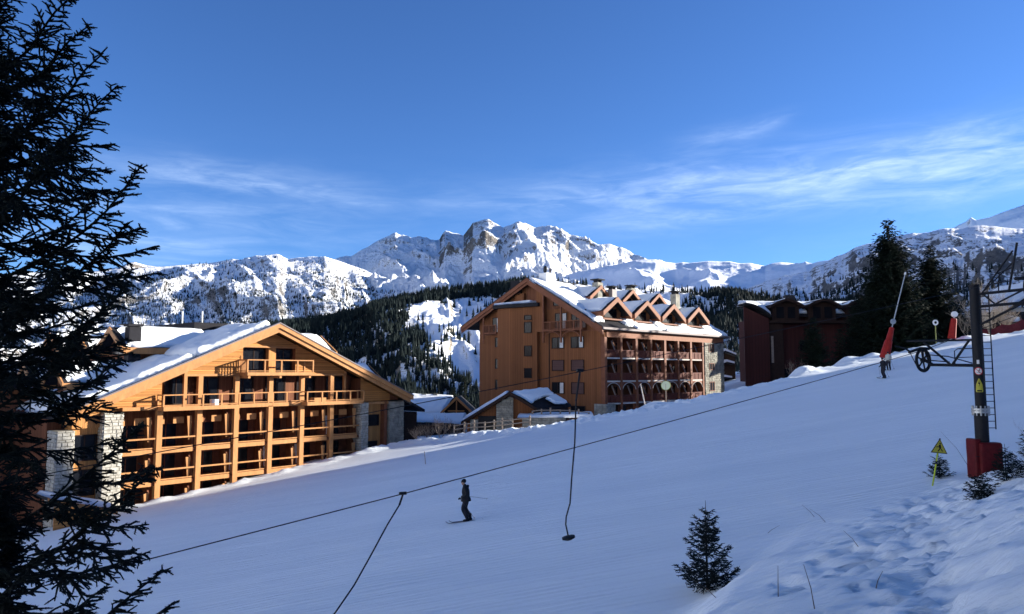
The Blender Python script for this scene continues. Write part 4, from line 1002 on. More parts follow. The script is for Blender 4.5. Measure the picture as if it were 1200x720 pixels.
# stone base at the corner and the stone end wall
o = MB().box(-.25, 1.9, -.2, 1.6, -8.5, -4.15).build('stone_base', MORTAR, block)
rubble(o, -.25, 1.9, -.2, -8.5, -4.15, 'x', -1, .45, STONE_B, 31); rubble(o, -.2, 1.6, -.25, -8.5, -4.15, 'y', -1, .45, STONE_B, 32)
o = MB().box(25.75, BL + .05, -.16, .5, -8, 4.5).build('stone_wall', MORTAR, block)
for (xa, xb) in ((25.75, 26.95), (28.6, BL + .05)): rubble(o, xa, xb, -.16, -8, 4.5, 'x', -1, .5, STONE_B, 41 + int(xa))
zz = [-8, -2.9, -1.35, .25, 1.75, 3.2, 4.35, 4.5]
for a, b_ in ((-8, -3.0), (-1.55, .25), (1.35, 3.05), (4.3, 4.5)): rubble(o, 26.95, 28.6, -.16, a, b_, 'x', -1, .5, STONE_B, 51)
for za, zb_ in ((3.05, 4.3), (.25, 1.35), (-3.0, -1.55)): window(block, 26.97, 28.58, -.18, za, zb_, mull=1, frame=REDW)
rubble(o, -.1, 2.0, BL + .05, -8, 4.5, 'y', 1, .5, STONE_B, 61)
# ---- gable end (faces the viewer), wall plane X = 0, position measured along Y
def gwin(Y0, Y1, z0, z1, mull=1, x=-.02, **kw): return window(block, Y0, Y1, x, z0, z1, axis='y', outward=-1, mull=mull, **kw)
SHUT = wood('roller_shutter', (.10, .055, .05), 0, .12, .15)
for (Y0, Y1) in ((6.75, 8.9), (3.35, 5.55)):
    for zi, (z0, z1) in enumerate(((3.15, 4.7), (.1, 1.6), (-2.98, -1.4))):
        closed = (zi == 1) or (zi == 2 and Y0 < 5)
        gwin(Y0, Y1, z0, z1, mull=0 if closed else 1, pane=SHUT if closed else None, curtain=not closed)
for (z0, z1) in ((3.6, 5.07), (.41, 1.92), (-2.63, -1.15)): gwin(18.85, 19.85, z0, z1, mull=0)
gwin(3.2, 5.6, -5.6, -4.5, mull=1)
# splayed stair bay
bay = [(-.0, 18.7), (-1.35, 18.1), (-1.35, 15.6), (-.55, 11.2), (-.0, 11.2)]
m = MB(); m.extr([(x, y, -8.5) for x, y in bay], (0, 0, 17.6)); m = m.build('stair_bay', BROWNV, block)
r = MB(); r.extr([(.3, 19.2, 9.1), (-1.9, 18.6, 9.1), (-1.9, 15.4, 9.1), (-1.1, 10.6, 9.1), (.3, 10.6, 9.1)], (0, 0, .5)); r = r.build('bay_roof', DKROOF, block)
snow_sheet('roof_snow', (.2, 19.0, 9.62), (-1.8, 18.5, 9.62), (-1.5, 11.6, 9.62), (.2, 11.6, 9.62), .38, block, seed=200, nu=14, nv=50, edge=.3, jitter=.2)
for (z0, z1) in ((7.25, 7.95), (5.4, 7.0), (2.13, 3.66), (-.9, .52)):
    # on the right, slanting face of the bay
    def pt(Y): t = (15.6 - Y) / 4.4; return -1.35 + .8 * t
    w = MB(); Y0, Y1 = 12.0, 13.25
    for (a, b_, c_, d_) in ((Y0, Y1, z0, z0 + .09), (Y0, Y1, z1 - .09, z1), (Y0, Y0 + .1, z0, z1), (Y1 - .1, Y1, z0, z1)):
        w.hexa([(pt(a) - .09, a, c_), (pt(b_) - .09, b_, c_), (pt(b_) + .03, b_, c_), (pt(a) + .03, a, c_)], [(pt(a) - .09, a, d_), (pt(b_) - .09, b_, d_), (pt(b_) + .03, b_, d_), (pt(a) + .03, a, d_)])
    w = w.build('window', DKWOOD, block)
    g = MB(); g.hexa([(pt(Y0) - .03, Y0, z0), (pt(Y1) - .03, Y1, z0), (pt(Y1), Y1, z0), (pt(Y0), Y0, z0)], [(pt(Y0) - .03, Y0, z1), (pt(Y1) - .03, Y1, z1), (pt(Y1), Y1, z1), (pt(Y0), Y0, z1)]); g.build('pane', GLASS, w)
# belt courses
MB().box(-.06, -.002, .0, 11.1, 5.35, 5.5).build('belt_course', BROWN, block); MB().box(-.06, -.002, 18.8, BW, 5.35, 5.5).build('belt_course', BROWN, block)
MB().box(-.04, -.002, 9.3, 9.45, -7, 5.3).build('panel_joint', DKWOOD, block)
# recessed top floor behind the balcony: dark recess, posts, big windows
MB().box(-.9, -.02, 2.9, 9.9, 5.5, 5.7).build('balcony_slab', BROWN, block)
railing(block, [(-.0, 9.85), (-.9, 9.85), (-.9, 2.95), (-.0, 2.95)], 5.55, 6.85, BROWN, 1.5, .1, balusters=.2)
gwin(6.2, 8.3, 5.75, 8.0, curtain=True); gwin(2.9, 5.4, 5.75, 8.3, mull=2, curtain=True, pane=GLASS)
for Y in (9.75, 6.6, 3.2): MB().box(-.95, -.75, Y - .12, Y + .12, 4.0 if Y > 9 else 3.9, bz(Y) - .5).build('timber_post', BROWN, block)
a = MB(); N = 10
for (ya, yb) in ((9.7, 6.7), (6.5, 3.3)):
    for i in range(N):
        t0, t1 = i / N, (i + 1) / N; f_ = lambda t: 5.45 - .75 * abs(2 * t - 1) ** 2
        a.tube([(-.85, ya + (yb - ya) * t0, f_(t0)), (-.85, ya + (yb - ya) * t1, f_(t1))], .09, 5)
a.build('curved_brace', BROWN, block)
MB().box(-.9, -.02, 18.8, 21.6, 5.5, 5.7).build('balcony_slab', BROWN, block)
railing(block, [(-.9, 18.85), (-.9, 21.55), (-.0, 21.55)], 5.55, 6.85, BROWN, 1.5, .1, balusters=.2)
gwin(19.0, 20.4, 5.75, 8.0, mull=0, curtain=True); MB().box(-.95, -.78, 21.4, 21.6, 4.2, bz(21.5) - .5).build('timber_post', BROWN, block)
# upper gable: dark inset with two piers
MB().box(-.05, -.004, 11.3, 13.6, 9.7, RZ - 1.1).build('gable_recess', DARKW, block); MB().box(-.05, -.004, 7.6, 10.0, 8.6, 10.2).build('gable_recess', DARKW, block)
MB().box(-.6, -.002, 9.9, 11.25, 5.5, RZ - 1.6).build('gable_pier', BROWNV, block); MB().box(-.5, -.052, 13.7, 15.4, 9.65, RZ - 2.0).build('gable_pier', BROWNV, block)
gwin(6.9, 8.6, 9.0, 10.1, mull=0)

# ------------------------------------------------------------------ entrance lodge in front of the chestnut building
LZ = -7.4
lodge = thing('entrance_lodge', 'low lodge with stone gable and patchy snow on its roof, before the chestnut building', 'building', (-1.0, 88, LZ)); ZB[lodge.name] = LZ
_m = lambda x, y, z: (x + 1.0, y, z)   # written in absolute x, relative y
def LM(): return MB(lambda x, y, z: (x + 1.0, y, z))
LM().extr([(-5.3, 0, -5.9), (-5.3, 0, -8), (2.6, 0, -8), (2.6, 0, -4.2), (-.3, 0, -2.85)], (0, 7, 0)).build('wall', BROWNV, lodge)
r = LM(); r.extr([(-.25, -1.0, -2.35), (-5.9, -1.0, -5.75), (-5.9, -1.0, -6.0), (-.25, -1.0, -2.7)], (0, 8.5, 0)); r = r.build('roof', DKROOF, lodge)
r2 = LM(); r2.extr([(-.25, -1.0, -2.35), (2.9, -1.0, -4.25), (2.9, -1.0, -4.55), (-.25, -1.0, -2.7)], (0, 1.2, 0))
r2.extr([(-.25, .2, -2.35), (4.2, .2, -2.45), (7.3, .2, -4.3), (2.9, .2, -4.3)], (0, 6.5, 0)) if False else r2.add([(-.25, .2, -2.35), (4.6, 5.5, -2.2), (7.4, 5.5, -4.1), (2.9, .2, -4.25), (-.25, .2, -2.7), (4.6, 5.5, -2.5), (7.4, 5.5, -4.4), (2.9, .2, -4.6)], [(0, 1, 2, 3), (7, 6, 5, 4), (0, 4, 5, 1), (1, 5, 6, 2), (2, 6, 7, 3), (3, 7, 4, 0)])
r2 = r2.build('roof', DKROOF, lodge)
for s, (xe, ze) in ((0, (-5.95, -5.78)), (1, (2.95, -4.28))):
    LM().extr([(-.25, -1.1, -2.3), (xe, -1.1, ze), (xe, -1.1, ze - .38), (-.25, -1.1, -2.72)], (0, .1, 0)).build('bargeboard', DKWOOD, r)
LM().add([(2.6, 0, -4.3), (7.0, 5.2, -4.3), (7.0, 5.2, -8), (2.6, 0, -8), (2.4, .2, -4.3), (6.8, 5.4, -4.3), (6.8, 5.4, -8), (2.4, .2, -8)], [(0, 1, 2, 3), (4, 7, 6, 5), (0, 4, 5, 1), (3, 2, 6, 7), (1, 5, 6, 2), (0, 3, 7, 4)]).build('side_wall', DKWOOD, lodge)
def sh(P): return [(x + 1.0, y, z) for x, y, z in P]
snow_sheet('roof_snow', *sh([(-.1, -.8, -2.3), (4.4, 5.3, -2.18), (5.3, 5.3, -2.85), (2.1, -.7, -3.6)]), .34, lodge, seed=301, nu=30, nv=24, jitter=.5)
snow_sheet('roof_snow', *sh([(4.0, 2.6, -3.2), (5.4, 5.2, -2.9), (7.0, 5.2, -3.9), (5.2, 2.4, -3.9)]), .3, lodge, seed=303, nu=24, nv=18, jitter=.3)
snow_sheet('roof_snow', *sh([(-.5, -.9, -2.5), (-5.8, -.9, -5.7), (-5.8, 6.5, -5.7), (-.5, 6.5, -2.5)]), .25, lodge, seed=305, nu=40, nv=24, jitter=.3)
o = LM(); o.extr([(-1.85, -.35, -8), (.15, -.35, -8), (.15, -.35, -3.1), (-.25, -.35, -2.9), (-1.85, -.35, -3.85)], (0, .34, 0)); o = o.build('stone_pier', MORTAR, lodge)
lo = rubble(o, -1.85 + 1, .15 + 1, -.35, -8, -3.9, 'x', -1, .5, STONE_B, 71)
rubble(o, -1.2 + 1, .15 + 1, -.35, -3.9, -3.2, 'x', -1, .4, STONE_B, 72)
LM().box(-4.9, -4.0, -.3, .2, -8, -5.6).build('stone_pier', STONE_B, lodge)
LM().box(-4.0, -1.9, -.06, -.01, -7.6, -5.2).build('doorway', GLASS, lodge)
LM().box(-4.0, -1.9, -.1, .0, -6.1, -5.85).build('timber_beam', DKWOOD, lodge)

# ------------------------------------------------------------------ maroon building (right)
CZ = -3.5
mar = thing('maroon_apartment_building', 'dark maroon building with three hooded dormers under a snowy roof, left of tall conifers', 'building', (43.0, 125, CZ)); ZB[mar.name] = CZ
def CM(): return MB(lambda x, y, z: (x - 43.0, y, z))
CM().box(43.3, 66, 1.2, 16, -6, 9.4).build('wall', MAROON, mar)
o = CM(); o.add([(39.3, 0, -6), (43.15, -1.0, -6), (43.15, -1.0, 8.9), (39.3, 0, 11.0), (40.3, 3.4, -6), (43.15, 3.4, -6), (43.15, 3.4, 8.9), (40.3, 3.4, 11.0)], [(0, 1, 2, 3), (5, 4, 7, 6), (1, 5, 6, 2), (4, 0, 3, 7), (3, 2, 6, 7), (0, 4, 5, 1)]); o.build('side_wing', MAROON, mar)
CM().box(43.3, 45.8, -.2, 1.2, -6, 8.4).build('dark_bay', DKWOOD, mar)
# curved roof of the wing
a = CM(); N = 8
cv = [(39.1 + 4.5 * i / N, 11.55 - 2.2 * (i / N) ** 1.9) for i in range(N + 1)]
for i in range(N): a.hexa([(cv[i][0], -1.5, cv[i][1] - .25), (cv[i + 1][0], -1.5, cv[i + 1][1] - .25), (cv[i + 1][0], 3.5, cv[i + 1][1] - .25), (cv[i][0], 3.5, cv[i][1] - .25)], [(cv[i][0], -1.5, cv[i][1]), (cv[i + 1][0], -1.5, cv[i + 1][1]), (cv[i + 1][0], 3.5, cv[i + 1][1]), (cv[i][0], 3.5, cv[i][1])])
a.build('wing_roof', DKROOF, mar)
def shc(P): return [(x - 43.0, y, z) for x, y, z in P]
snow_sheet('roof_snow', *shc([(39.1, -1.3, 11.55), (41.4, -1.3, 10.95), (41.4, 3, 11.9), (39.1, 3, 12.0)]), .4, mar, seed=401, nu=16, nv=16, jitter=.2)
snow_sheet('roof_snow', *shc([(41.3, -1.35, 11.0), (43.4, -1.35, 9.6), (43.4, 3, 11.5), (41.3, 3, 11.9)]), .4, mar, seed=402, nu=16, nv=16, jitter=.2)
CM().box(42.4, 67, 3.6, 12, 11.7, 11.95).build('roof', DKROOF, mar)
CM().add([(43.2, -.1, 9.5), (67, -.1, 9.5), (67, 4, 11.8), (39.8, 4, 11.8), (43.2, -.1, 9.3), (67, -.1, 9.3), (67, 4, 11.5), (39.8, 4, 11.5)], [(0, 1, 2, 3), (7, 6, 5, 4), (0, 4, 5, 1), (1, 5, 6, 2), (2, 6, 7, 3), (3, 7, 4, 0)]).build('roof', DKROOF, mar)
snow_sheet('roof_snow', *shc([(38.9, 2.2, 11.2), (66.8, 2.2, 11.2), (66.8, 9, 12.3), (41.3, 9, 12.3)]), .55, mar, seed=403, nu=120, nv=24, jitter=.4)
snow_sheet('roof_snow', *shc([(44, .3, 9.9), (66.8, .3, 9.9), (66.8, 2.4, 11.1), (44, 2.4, 11.1)]), .4, mar, seed=404, nu=120, nv=16, jitter=.5, holes=.35)
for i, xc in enumerate((46.2, 52.4, 58.9)):
    W = 2.8; hood = []
    for t in np.linspace(-1, 1, 13): hood.append((xc + W * t, 12.25 - 1.15 * abs(t) ** 1.6))
    h = CM()
    for p, q in zip(hood[:-1], hood[1:]):
        h.hexa([(p[0], -1.6, p[1] - .45), (q[0], -1.6, q[1] - .45), (q[0], 5, q[1] - .45), (p[0], 5, p[1] - .45)], [(p[0], -1.6, p[1]), (q[0], -1.6, q[1]), (q[0], 5, q[1]), (p[0], 5, p[1])])
    h = h.build('dormer_hood', DKWOOD, mar)
    CM().box(xc - 2.3, xc + 2.3, -.5, 4, 8.6, 11.0).build('dormer_wall', DKWOOD, h)
    CM().extr([(xc - 2.3, -.5, 11.0), (xc + 2.3, -.5, 11.0), (xc + 1.2, -.5, 11.7), (xc - 1.2, -.5, 11.7)], (0, 4, 0)).build('dormer_gable', DKWOOD, h)
    for s in (-1, 1):
        w_ = MB(lambda x, y, z: (x - 43.0, y, z)); w_.box(xc + s * .95 - .75, xc + s * .95 + .75, -.6, -.52, 8.9, 11.0); w_.build('window', DKWOOD, h)
        CM().box(xc + s * .95 - .62, xc + s * .95 + .62, -.63, -.605, 9.0, 10.9).build('pane', GLASS, h)
    snow_sheet('roof_snow', *shc([(xc - 2.5, -1.4, 11.2), (xc - .1, -1.4, 12.2), (xc - .1, 4, 12.22), (xc - 2.5, 4, 11.2)]), .2, mar, seed=410 + i, nu=12, nv=14, jitter=.2)
    snow_sheet('roof_snow', *shc([(xc + .1, -1.4, 12.2), (xc + 2.5, -1.4, 11.2), (xc + 2.5, 4, 11.2), (xc + .1, 4, 12.22)]), .2, mar, seed=420 + i, nu=12, nv=14, jitter=.2)
CM().box(43.3, 66, -.9, 1.2, 8.2, 8.6).build('balcony_slab', DKWOOD, mar)
w_ = [(45.2, 47.2, -1.2, .6), (60.8, 62, 5.6, 6.9), (60.5, 62, 2, 3.8), (49, 51, 3.5, 5.4)]
for (xa, xb, za, zb_) in w_: window(mar, xa - 43, xb - 43, 1.18, za, zb_, mull=1)
w_ = CM(); w_.box(43.7, 44.1, -.24, -.18, 1.5, 6); w_.build('stair_window', GREYWOOD, mar)
CM().box(48, 49.6, 4, 5.4, 11.9, 13.4).build('chimney', DKROOF, mar)
# ------------------------------------------------------------------ needle-covered twigs built from segments
class Segs:
    def __init__(s): s.a = []; s.b = []; s.ra = []; s.rb = []
    def add(s, a, b, ra, rb): s.a.append(tuple(a)); s.b.append(tuple(b)); s.ra.append(ra); s.rb.append(rb)
    def arrays(s): return np.array(s.a, float), np.array(s.b, float), np.array(s.ra, float), np.array(s.rb, float)
def frame(d):
    d = d / np.maximum(np.linalg.norm(d, axis=1, keepdims=True), 1e-9)
    h = np.where(np.abs(d[:, 2:3]) > .9, np.array([[1., 0, 0]]), np.array([[0, 0, 1.]]))
    u = np.cross(d, h); u /= np.maximum(np.linalg.norm(u, axis=1, keepdims=True), 1e-9); return d, u, np.cross(d, u)
def seg_mesh(name, sg, mat_, parent=None, n=4, needles=0.0, nl=.018, nw=.0035, nmat=None, kind=None, label=None, zoff=0.0, core=1.0, maxn=400000):
    A, B, ra, rb = sg.arrays(); A = A.copy(); B = B.copy(); A[:, 2] -= zoff; B[:, 2] -= zoff
    d, u, w = frame(B - A); q = np.arange(n) * 2 * PI / n
    off = u[:, None, :] * np.cos(q)[None, :, None] + w[:, None, :] * np.sin(q)[None, :, None]
    V = np.concatenate([A[:, None, :] + off * (ra * core)[:, None, None], B[:, None, :] + off * (rb * core)[:, None, None]], 1)
    k = np.arange(n); f = np.stack([k, (k + 1) % n, (k + 1) % n + n, k + n], -1)
    tri = np.concatenate([f[:, [0, 1, 2]], f[:, [0, 2, 3]]])
    Fs = (tri[None] + (np.arange(len(A)) * 2 * n)[:, None, None]).reshape(-1, 3); V = V.reshape(-1, 3); mi = np.zeros(len(Fs), np.int32)
    if needles:
        L = np.linalg.norm(B - A, axis=1); cnt = np.maximum(1, (L / needles).astype(int)); idx = np.repeat(np.arange(len(A)), cnt)
        if len(idx) > maxn: idx = rng.choice(idx, maxn, replace=False)
        m = len(idx); t = rng.uniform(0, 1, m); ph = rng.uniform(0, 2 * PI, m)
        P = A[idx] * (1 - t)[:, None] + B[idx] * t[:, None]
        dr = u[idx] * np.cos(ph)[:, None] + w[idx] * np.sin(ph)[:, None]
        l = nl * rng.uniform(.7, 1.2, m); tip = P + (dr * .85 + d[idx] * .62) * l[:, None]
        sd = np.cross(dr, d[idx]) * nw
        NV = np.stack([P - sd, P + sd, tip], 1).reshape(-1, 3); o0 = len(V)
        NF = np.arange(m * 3).reshape(-1, 3) + o0
        V = np.concatenate([V, NV]); Fs = np.concatenate([Fs, NF])
    o = npmesh(name, V, Fs, mat_, parent, smooth_=False)
    if kind: o['kind'] = kind
    if label: o['label'] = label
    return o
def spruce_branch(sg, pts, width, r, sp=.066, tsp=.055, thick=.012, droop=.25, up=None):
    """pts: main axis. side shoots in a flattish spray that hangs a little, fingers alternate on them"""
    P = [Vector(p) for p in pts]; L = [0]
    for a, b in zip(P[:-1], P[1:]): L.append(L[-1] + (b - a).length)
    T = L[-1]
    def posn(s):
        s = max(0, min(T, s))
        for i in range(len(P) - 1):
            if s <= L[i + 1] or i == len(P) - 2:
                t = (s - L[i]) / max(1e-6, L[i + 1] - L[i]); return P[i].lerp(P[i + 1], t), (P[i + 1] - P[i]).normalized()
    n = max(3, int(T / .12))
    for i in range(n):
        a, _ = posn(T * i / n); b, _ = posn(T * (i + 1) / n); q0 = 1 - i / n; q1 = 1 - (i + 1) / n
        sg.add(a, b, thick * .75 + .018 * q0 * T / 2.5, thick * .75 + .018 * q1 * T / 2.5)
    s = T * .12; side = 1
    while s < T - .02:
        p, d = posn(s); f = s / T
        h = Vector((0, 0, 1)); lat = d.cross(h); lat = lat.normalized() if lat.length > .1 else Vector((1, 0, 0)); upv = lat.cross(d).normalized()
        prof = min(1, (T - s) / (T * .42)) ** .8 * min(1, .45 + f * 1.3)
        for sd in ((1, -1) if r.random() < .85 else (side,)):
            ln = width * prof * r.uniform(.55, 1.15) + .03
            el_ = r.uniform(-1.25, .55); ang = r.uniform(.75, 1.2)
            v = (d * math.cos(ang) + (lat * sd * math.cos(el_) + upv * math.sin(el_)) * math.sin(ang)).normalized()
            m = max(2, int(ln / .09)); q = p.copy(); vv = v.copy()
            for k in range(m):
                vv = (vv + d * .10 + Vector((0, 0, -droop * .25 + (.16 if k > m * .6 else 0))) + Vector((r.uniform(-.12, .12), r.uniform(-.12, .12), r.uniform(-.12, .12)))).normalized()
                q2 = q + vv * (ln / m); sg.add(q, q2, thick, thick * (.95 if k < m - 1 else .6))
                # fingers
                if ln > .09 and k > 0 or m <= 2:
                    for s2 in (1, -1):
                        if r.random() < .9:
                            fl = r.uniform(.05, .11) * (1.0 if ln > .2 else .75) * (1 - .35 * k / m) + (.04 if r.random() < .25 else 0)
                            ax = vv.cross(Vector((r.uniform(-.4, .4), r.uniform(-.4, .4), 1))).normalized()
                            fd = (vv * .62 + ax * s2 * .72 + Vector((0, 0, r.uniform(-.35, .2)))).normalized()
                            b0 = q.lerp(q2, r.random()); sg.add(b0, b0 + fd * fl, thick * .9, thick * .55)
                q = q2
        side = -side; s += sp * r.uniform(.75, 1.25)
# ------------------------------------------------------------------ big spruce, left foreground
TX, TY = -5.85, 7.6
TB = gz(TX, TY) - .15
big = thing('spruce_tree', 'huge dark spruce filling the left edge, long drooping branches with upturned tips', 'tree', (TX, TY, TB))
ZB[big.name] = TB
tb = MB(); tb.tube([(0, 0, TB - .2), (.02, .0, TB + 1.2), (0, .03, 0), (.03, 0, 4), (0, 0, 8), (0, 0, 10.6)], [.30, .24, .19, .12, .06, .015], 12); tb.build('trunk', BARK, big)
r_ = random.Random(42)
def tree_branch(tip, z0, start_r=.1, sag=.35, width=.34, seedp=None, lift=.25):
    """tip in world coordinates"""
    t = Vector(tip); s = Vector((TX, TY, z0)); h = Vector((t.x - s.x, t.y - s.y, 0)); Lh = h.length; h.normalize()
    pts = []
    for i in range(11):
        f = i / 10; x = s + h * (Lh * f)
        z = z0 + (t.z - z0) * f - sag * math.sin(PI * min(1, f * 1.02)) * (1.0) + lift * (f ** 4) - lift
        z += lift * (1 - f) ** 2
        pts.append(Vector((x.x + .03 * math.sin(f * 9 + z0), x.y + .03 * math.cos(f * 7 + z0), z)))
    pts[-1] = t
    sg = Segs(); L = (t - s).length
    spruce_branch(sg, pts, width, r_, thick=.0125)
    for k in range(len(sg.a)):
        sg.a[k] = (sg.a[k][0] - TX, sg.a[k][1] - TY, sg.a[k][2]); sg.b[k] = (sg.b[k][0] - TX, sg.b[k][1] - TY, sg.b[k][2])
    # sub-branches for long limbs
    return sg
NBR = [0]
def limb(tip, z0, sag, width, subs=2, lift=.25, nd=.011):
    sg = tree_branch(tip, z0, sag=sag, width=width, lift=lift)
    t = Vector(tip); s = Vector((TX, TY, z0)); d = t - s
    for j in range(subs):     # forked side limbs
        f = r_.uniform(.3, .72); base = s + d * f; base.z = z0 + (t.z - z0) * f - sag * math.sin(PI * f) - lift * .6
        ang = r_.choice((-1, 1)) * r_.uniform(.45, .85); h = Vector((d.x, d.y, 0)).normalized(); c, n = math.cos(ang), math.sin(ang)
        e = Vector((h.x * c - h.y * n, h.x * n + h.y * c, r_.uniform(-.25, .2))) * (d.length * (1 - f) * r_.uniform(.6, .9))
        P = [base + e * q + Vector((0, 0, -.10 * math.sin(PI * q))) - Vector((TX, TY, 0)) for q in (0, .25, .5, .75, 1)]
        spruce_branch(sg, P, width * .8, r_, thick=.0115)
    seg_mesh('branch', sg, NEEDLE, big, n=3, needles=nd, nl=.025, nw=.0040, zoff=TB)
    NBR[0] += 1
# limbs whose tips stand out against sky, chalet and snow
tips = [(86, -6, 7.3, .5), (104, 30, 7.5, .45), (121, 62, 7.3, .55), (138, 100, 7.6, .7), (108, 130, 7.0, .4), (166, 193, 7.4, .85), (148, 262, 7.6, .6), (150, 330, 7.2, .35), (135, 352, 7.9, .3), (134, 420, 7.0, .2),
        (168, 494, 7.5, .65), (184, 548, 7.2, .45), (192, 668, 7.3, .35), (204, 706, 7.5, .25), (90, 395, 6.8, .2), (110, 235, 8.1, .3), (80, 300, 6.9, .2), (70, 90, 7.0, .3), (60, 170, 6.8, .3),
        (160, 735, 6.8, .2), (120, 690, 6.9, .2), (60, 640, 6.6, .2), (215, 760, 7.3, .3)]
for (px, py, yy, rise) in tips:
    t = at(px, py, yy); Lh = math.hypot(t.x - TX, t.y - TY)
    limb(t, t.z - (.34 + .35 * rise) * Lh, .05 + .06 * Lh, .20 + .05 * Lh, subs=4, lift=.10 + rise * .12)
# the rest of the crown, all round
z = -3.9
while z < 9.8:
    R = max(.25, (10.4 - z) * .155 + .15)
    for k in range(6 if z < -.4 else 4 if z < 4.2 else 2):
        a = r_.uniform(0, 2 * PI); rr = R * r_.uniform(.7, 1.0)
        # keep the long side limbs to those placed above
        if math.cos(a) > .1: rr *= .42 if z > -.6 else .5
        t = Vector((TX + rr * math.cos(a), TY + rr * math.sin(a), z + r_.uniform(-.1, .25) * rr))
        limb(t, z + .0, .14 * rr, .34, subs=2 if z < 4.5 and math.cos(a) > -.5 else 0, lift=.12, nd=.02)
    z += .26 if z < 4.5 else .5
print('spruce limbs', NBR[0])

# ------------------------------------------------------------------ mid-distance conifers (leaf-sprays on whorled boughs)
def conifer(name, label, loc, h, R, seed, whorl=.32, nb=8, cat='tree', group=None, narrow=1.0, mat_=None, spray=.16, base=.04, top_pow=.9):
    r = np.random.default_rng(seed); o = thing(name, label, cat, loc, 0, group); ZB[o.name] = 0
    tk = MB(); tk.tube([(0, 0, -.3), (0, 0, h * .5), (0, 0, h * .985)], [h * .017, h * .011, .015], 8); tk.build('trunk', BARK, o)
    V = []; 
    z = h * base
    tris = []
    while z < h * .99:
        f = 1 - z / h; Rz = R * f ** top_pow * narrow * (1 if f < .9 else .92)
        for k in range(nb if f > .15 else 5):
            a = r.uniform(0, 2 * PI); L = Rz * r.uniform(.62, 1.14) + .06
            ns = max(3, int(L / (spray * .9))); el_ = np.interp(f, [0, .3, 1], [.55, .05, -.28]) + r.uniform(-.12, .12)
            ca, sa = math.cos(a), math.sin(a)
            for s in range(ns):
                q = (s + r.random()) / ns; ex = L * q; zz = z + ex * el_ - .10 * L * math.sin(PI * q) + (.12 * L * q ** 3)
                wd = (L * .30 * (1 - q) + spray * .5) * r.uniform(.4, 1.1)
                for sd in (-1, 1, 0):
                    # a small drooping spray
                    bx, by = ex * ca, ex * sa; ang = a + sd * r.uniform(.5, 1.15); ln = (wd if sd else spray) + .05
                    tx, ty = bx + math.cos(ang) * ln, by + math.sin(ang) * ln; tz = zz - ln * r.uniform(.05, .55)
                    nx, ny = -math.sin(ang), math.cos(ang); hw = ln * .17 + spray * .12
                    tris.append(((bx, by, zz), (bx * .5 + tx * .5 + nx * hw, by * .5 + ty * .5 + ny * hw, (zz + tz) / 2 - r.uniform(0, .5) * hw), (tx, ty, tz)))
                    tris.append(((bx, by, zz), (tx, ty, tz), (bx * .5 + tx * .5 - nx * hw, by * .5 + ty * .5 - ny * hw, (zz + tz) / 2 - r.uniform(0, 1.6) * hw)))
        z += whorl * (0.6 + .4 * f) * r.uniform(.8, 1.2)
    T = np.array(tris, float).reshape(-1, 3)
    npmesh('crown', T, np.arange(len(T)).reshape(-1, 3), mat_ or NEEDLE2, o, smooth_=False)
    return o
def base_at(px, y, dz=0): d = ray(px, 440); x = d.x * y / d.y; return (x, y, gz(x, y) + dz)
def bh(px, pytop, y):     # base on the ground at pixel column px and distance y, height up to photo row pytop
    b = base_at(px, y); return b, at(px, pytop, y).z - b[2]
b, h = bh(1049, 256, 101); conifer('fir_tree', 'tallest and broadest dark conifer standing at the piste edge right of the maroon building', b, h, 7.0, 1, whorl=.36, nb=20, spray=.38, top_pow=.72)
b, h = bh(1098, 287, 106); conifer('fir_tree', 'second tallest dark conifer, just right of the broadest one', b, h, 5.9, 2, whorl=.36, nb=17, spray=.36, top_pow=.75)
b, h = bh(955, 368, 99); conifer('fir_tree', 'smaller dark conifer in front of the maroon building', (b[0], b[1], b[2] - .4), h, 3.9, 3, whorl=.32, nb=15, spray=.3, top_pow=.75)
b, h = bh(1012, 345, 108); conifer('fir_tree', 'mid-sized dark conifer at the right end of the maroon building', b, h, 4.4, 4, whorl=.38, nb=15, spray=.34, top_pow=.7)
b, h = bh(1128, 355, 112); conifer('fir_tree', 'low dark conifer behind the round marker signs near the lift mast', b, h, 4.4, 5, whorl=.4, nb=12, spray=.34, top_pow=.7)
b, h = bh(1075, 340, 112); conifer('fir_tree', 'dark conifer filling the gap between the two tall ones', b, h, 4.4, 6, whorl=.4, nb=13, spray=.34, top_pow=.7)
for (x, y, zt_, lab) in ((54.5, 107.5, 17.0, 'conifer hidden close behind the broadest one, nearest the viewer of three'), (55, 111.5, 15.0, 'conifer behind the broadest one, middle of three in a row'), (55, 116.0, 12.0, 'conifer behind the broadest one, lowest and farthest of three')):
    zz = gz(x, y); conifer('fir_tree', lab, (x, y, zz), zt_ - zz, 4.6, int(y), whorl=.45, nb=13, spray=.4, top_pow=.65)
b, h = bh(985, 385, 104); conifer('fir_tree', 'short dark conifer between the small one and the tall ones at the maroon wall', b, h, 2.6, 7, whorl=.4, nb=8, spray=.3)
# conifers behind chalet roofs and between the buildings
for i, (px, py, y, R, lab) in enumerate(((545, 440, 185, 3.6, 'green conifer behind the small chalet roof, nearest the chestnut building'), (532, 452, 178, 3.2, 'shorter green conifer left of its taller neighbour behind the small chalet'),
        (856, 420, 170, 3.0, 'conifer in the gap between the chestnut and maroon buildings'), (866, 432, 160, 2.6, 'lower conifer beside the maroon wall in the gap between buildings'), (850, 410, 190, 3.2, 'farther conifer seen above the stacked porch roofs in the building gap'))):
    d = ray(px, 440); x = d.x * y / d.y; zt = at(px, py, y).z; conifer('fir_tree', lab, (x, y, zt - 16), 16, R * 1.1, 30 + i, whorl=.6, nb=8, spray=.42)
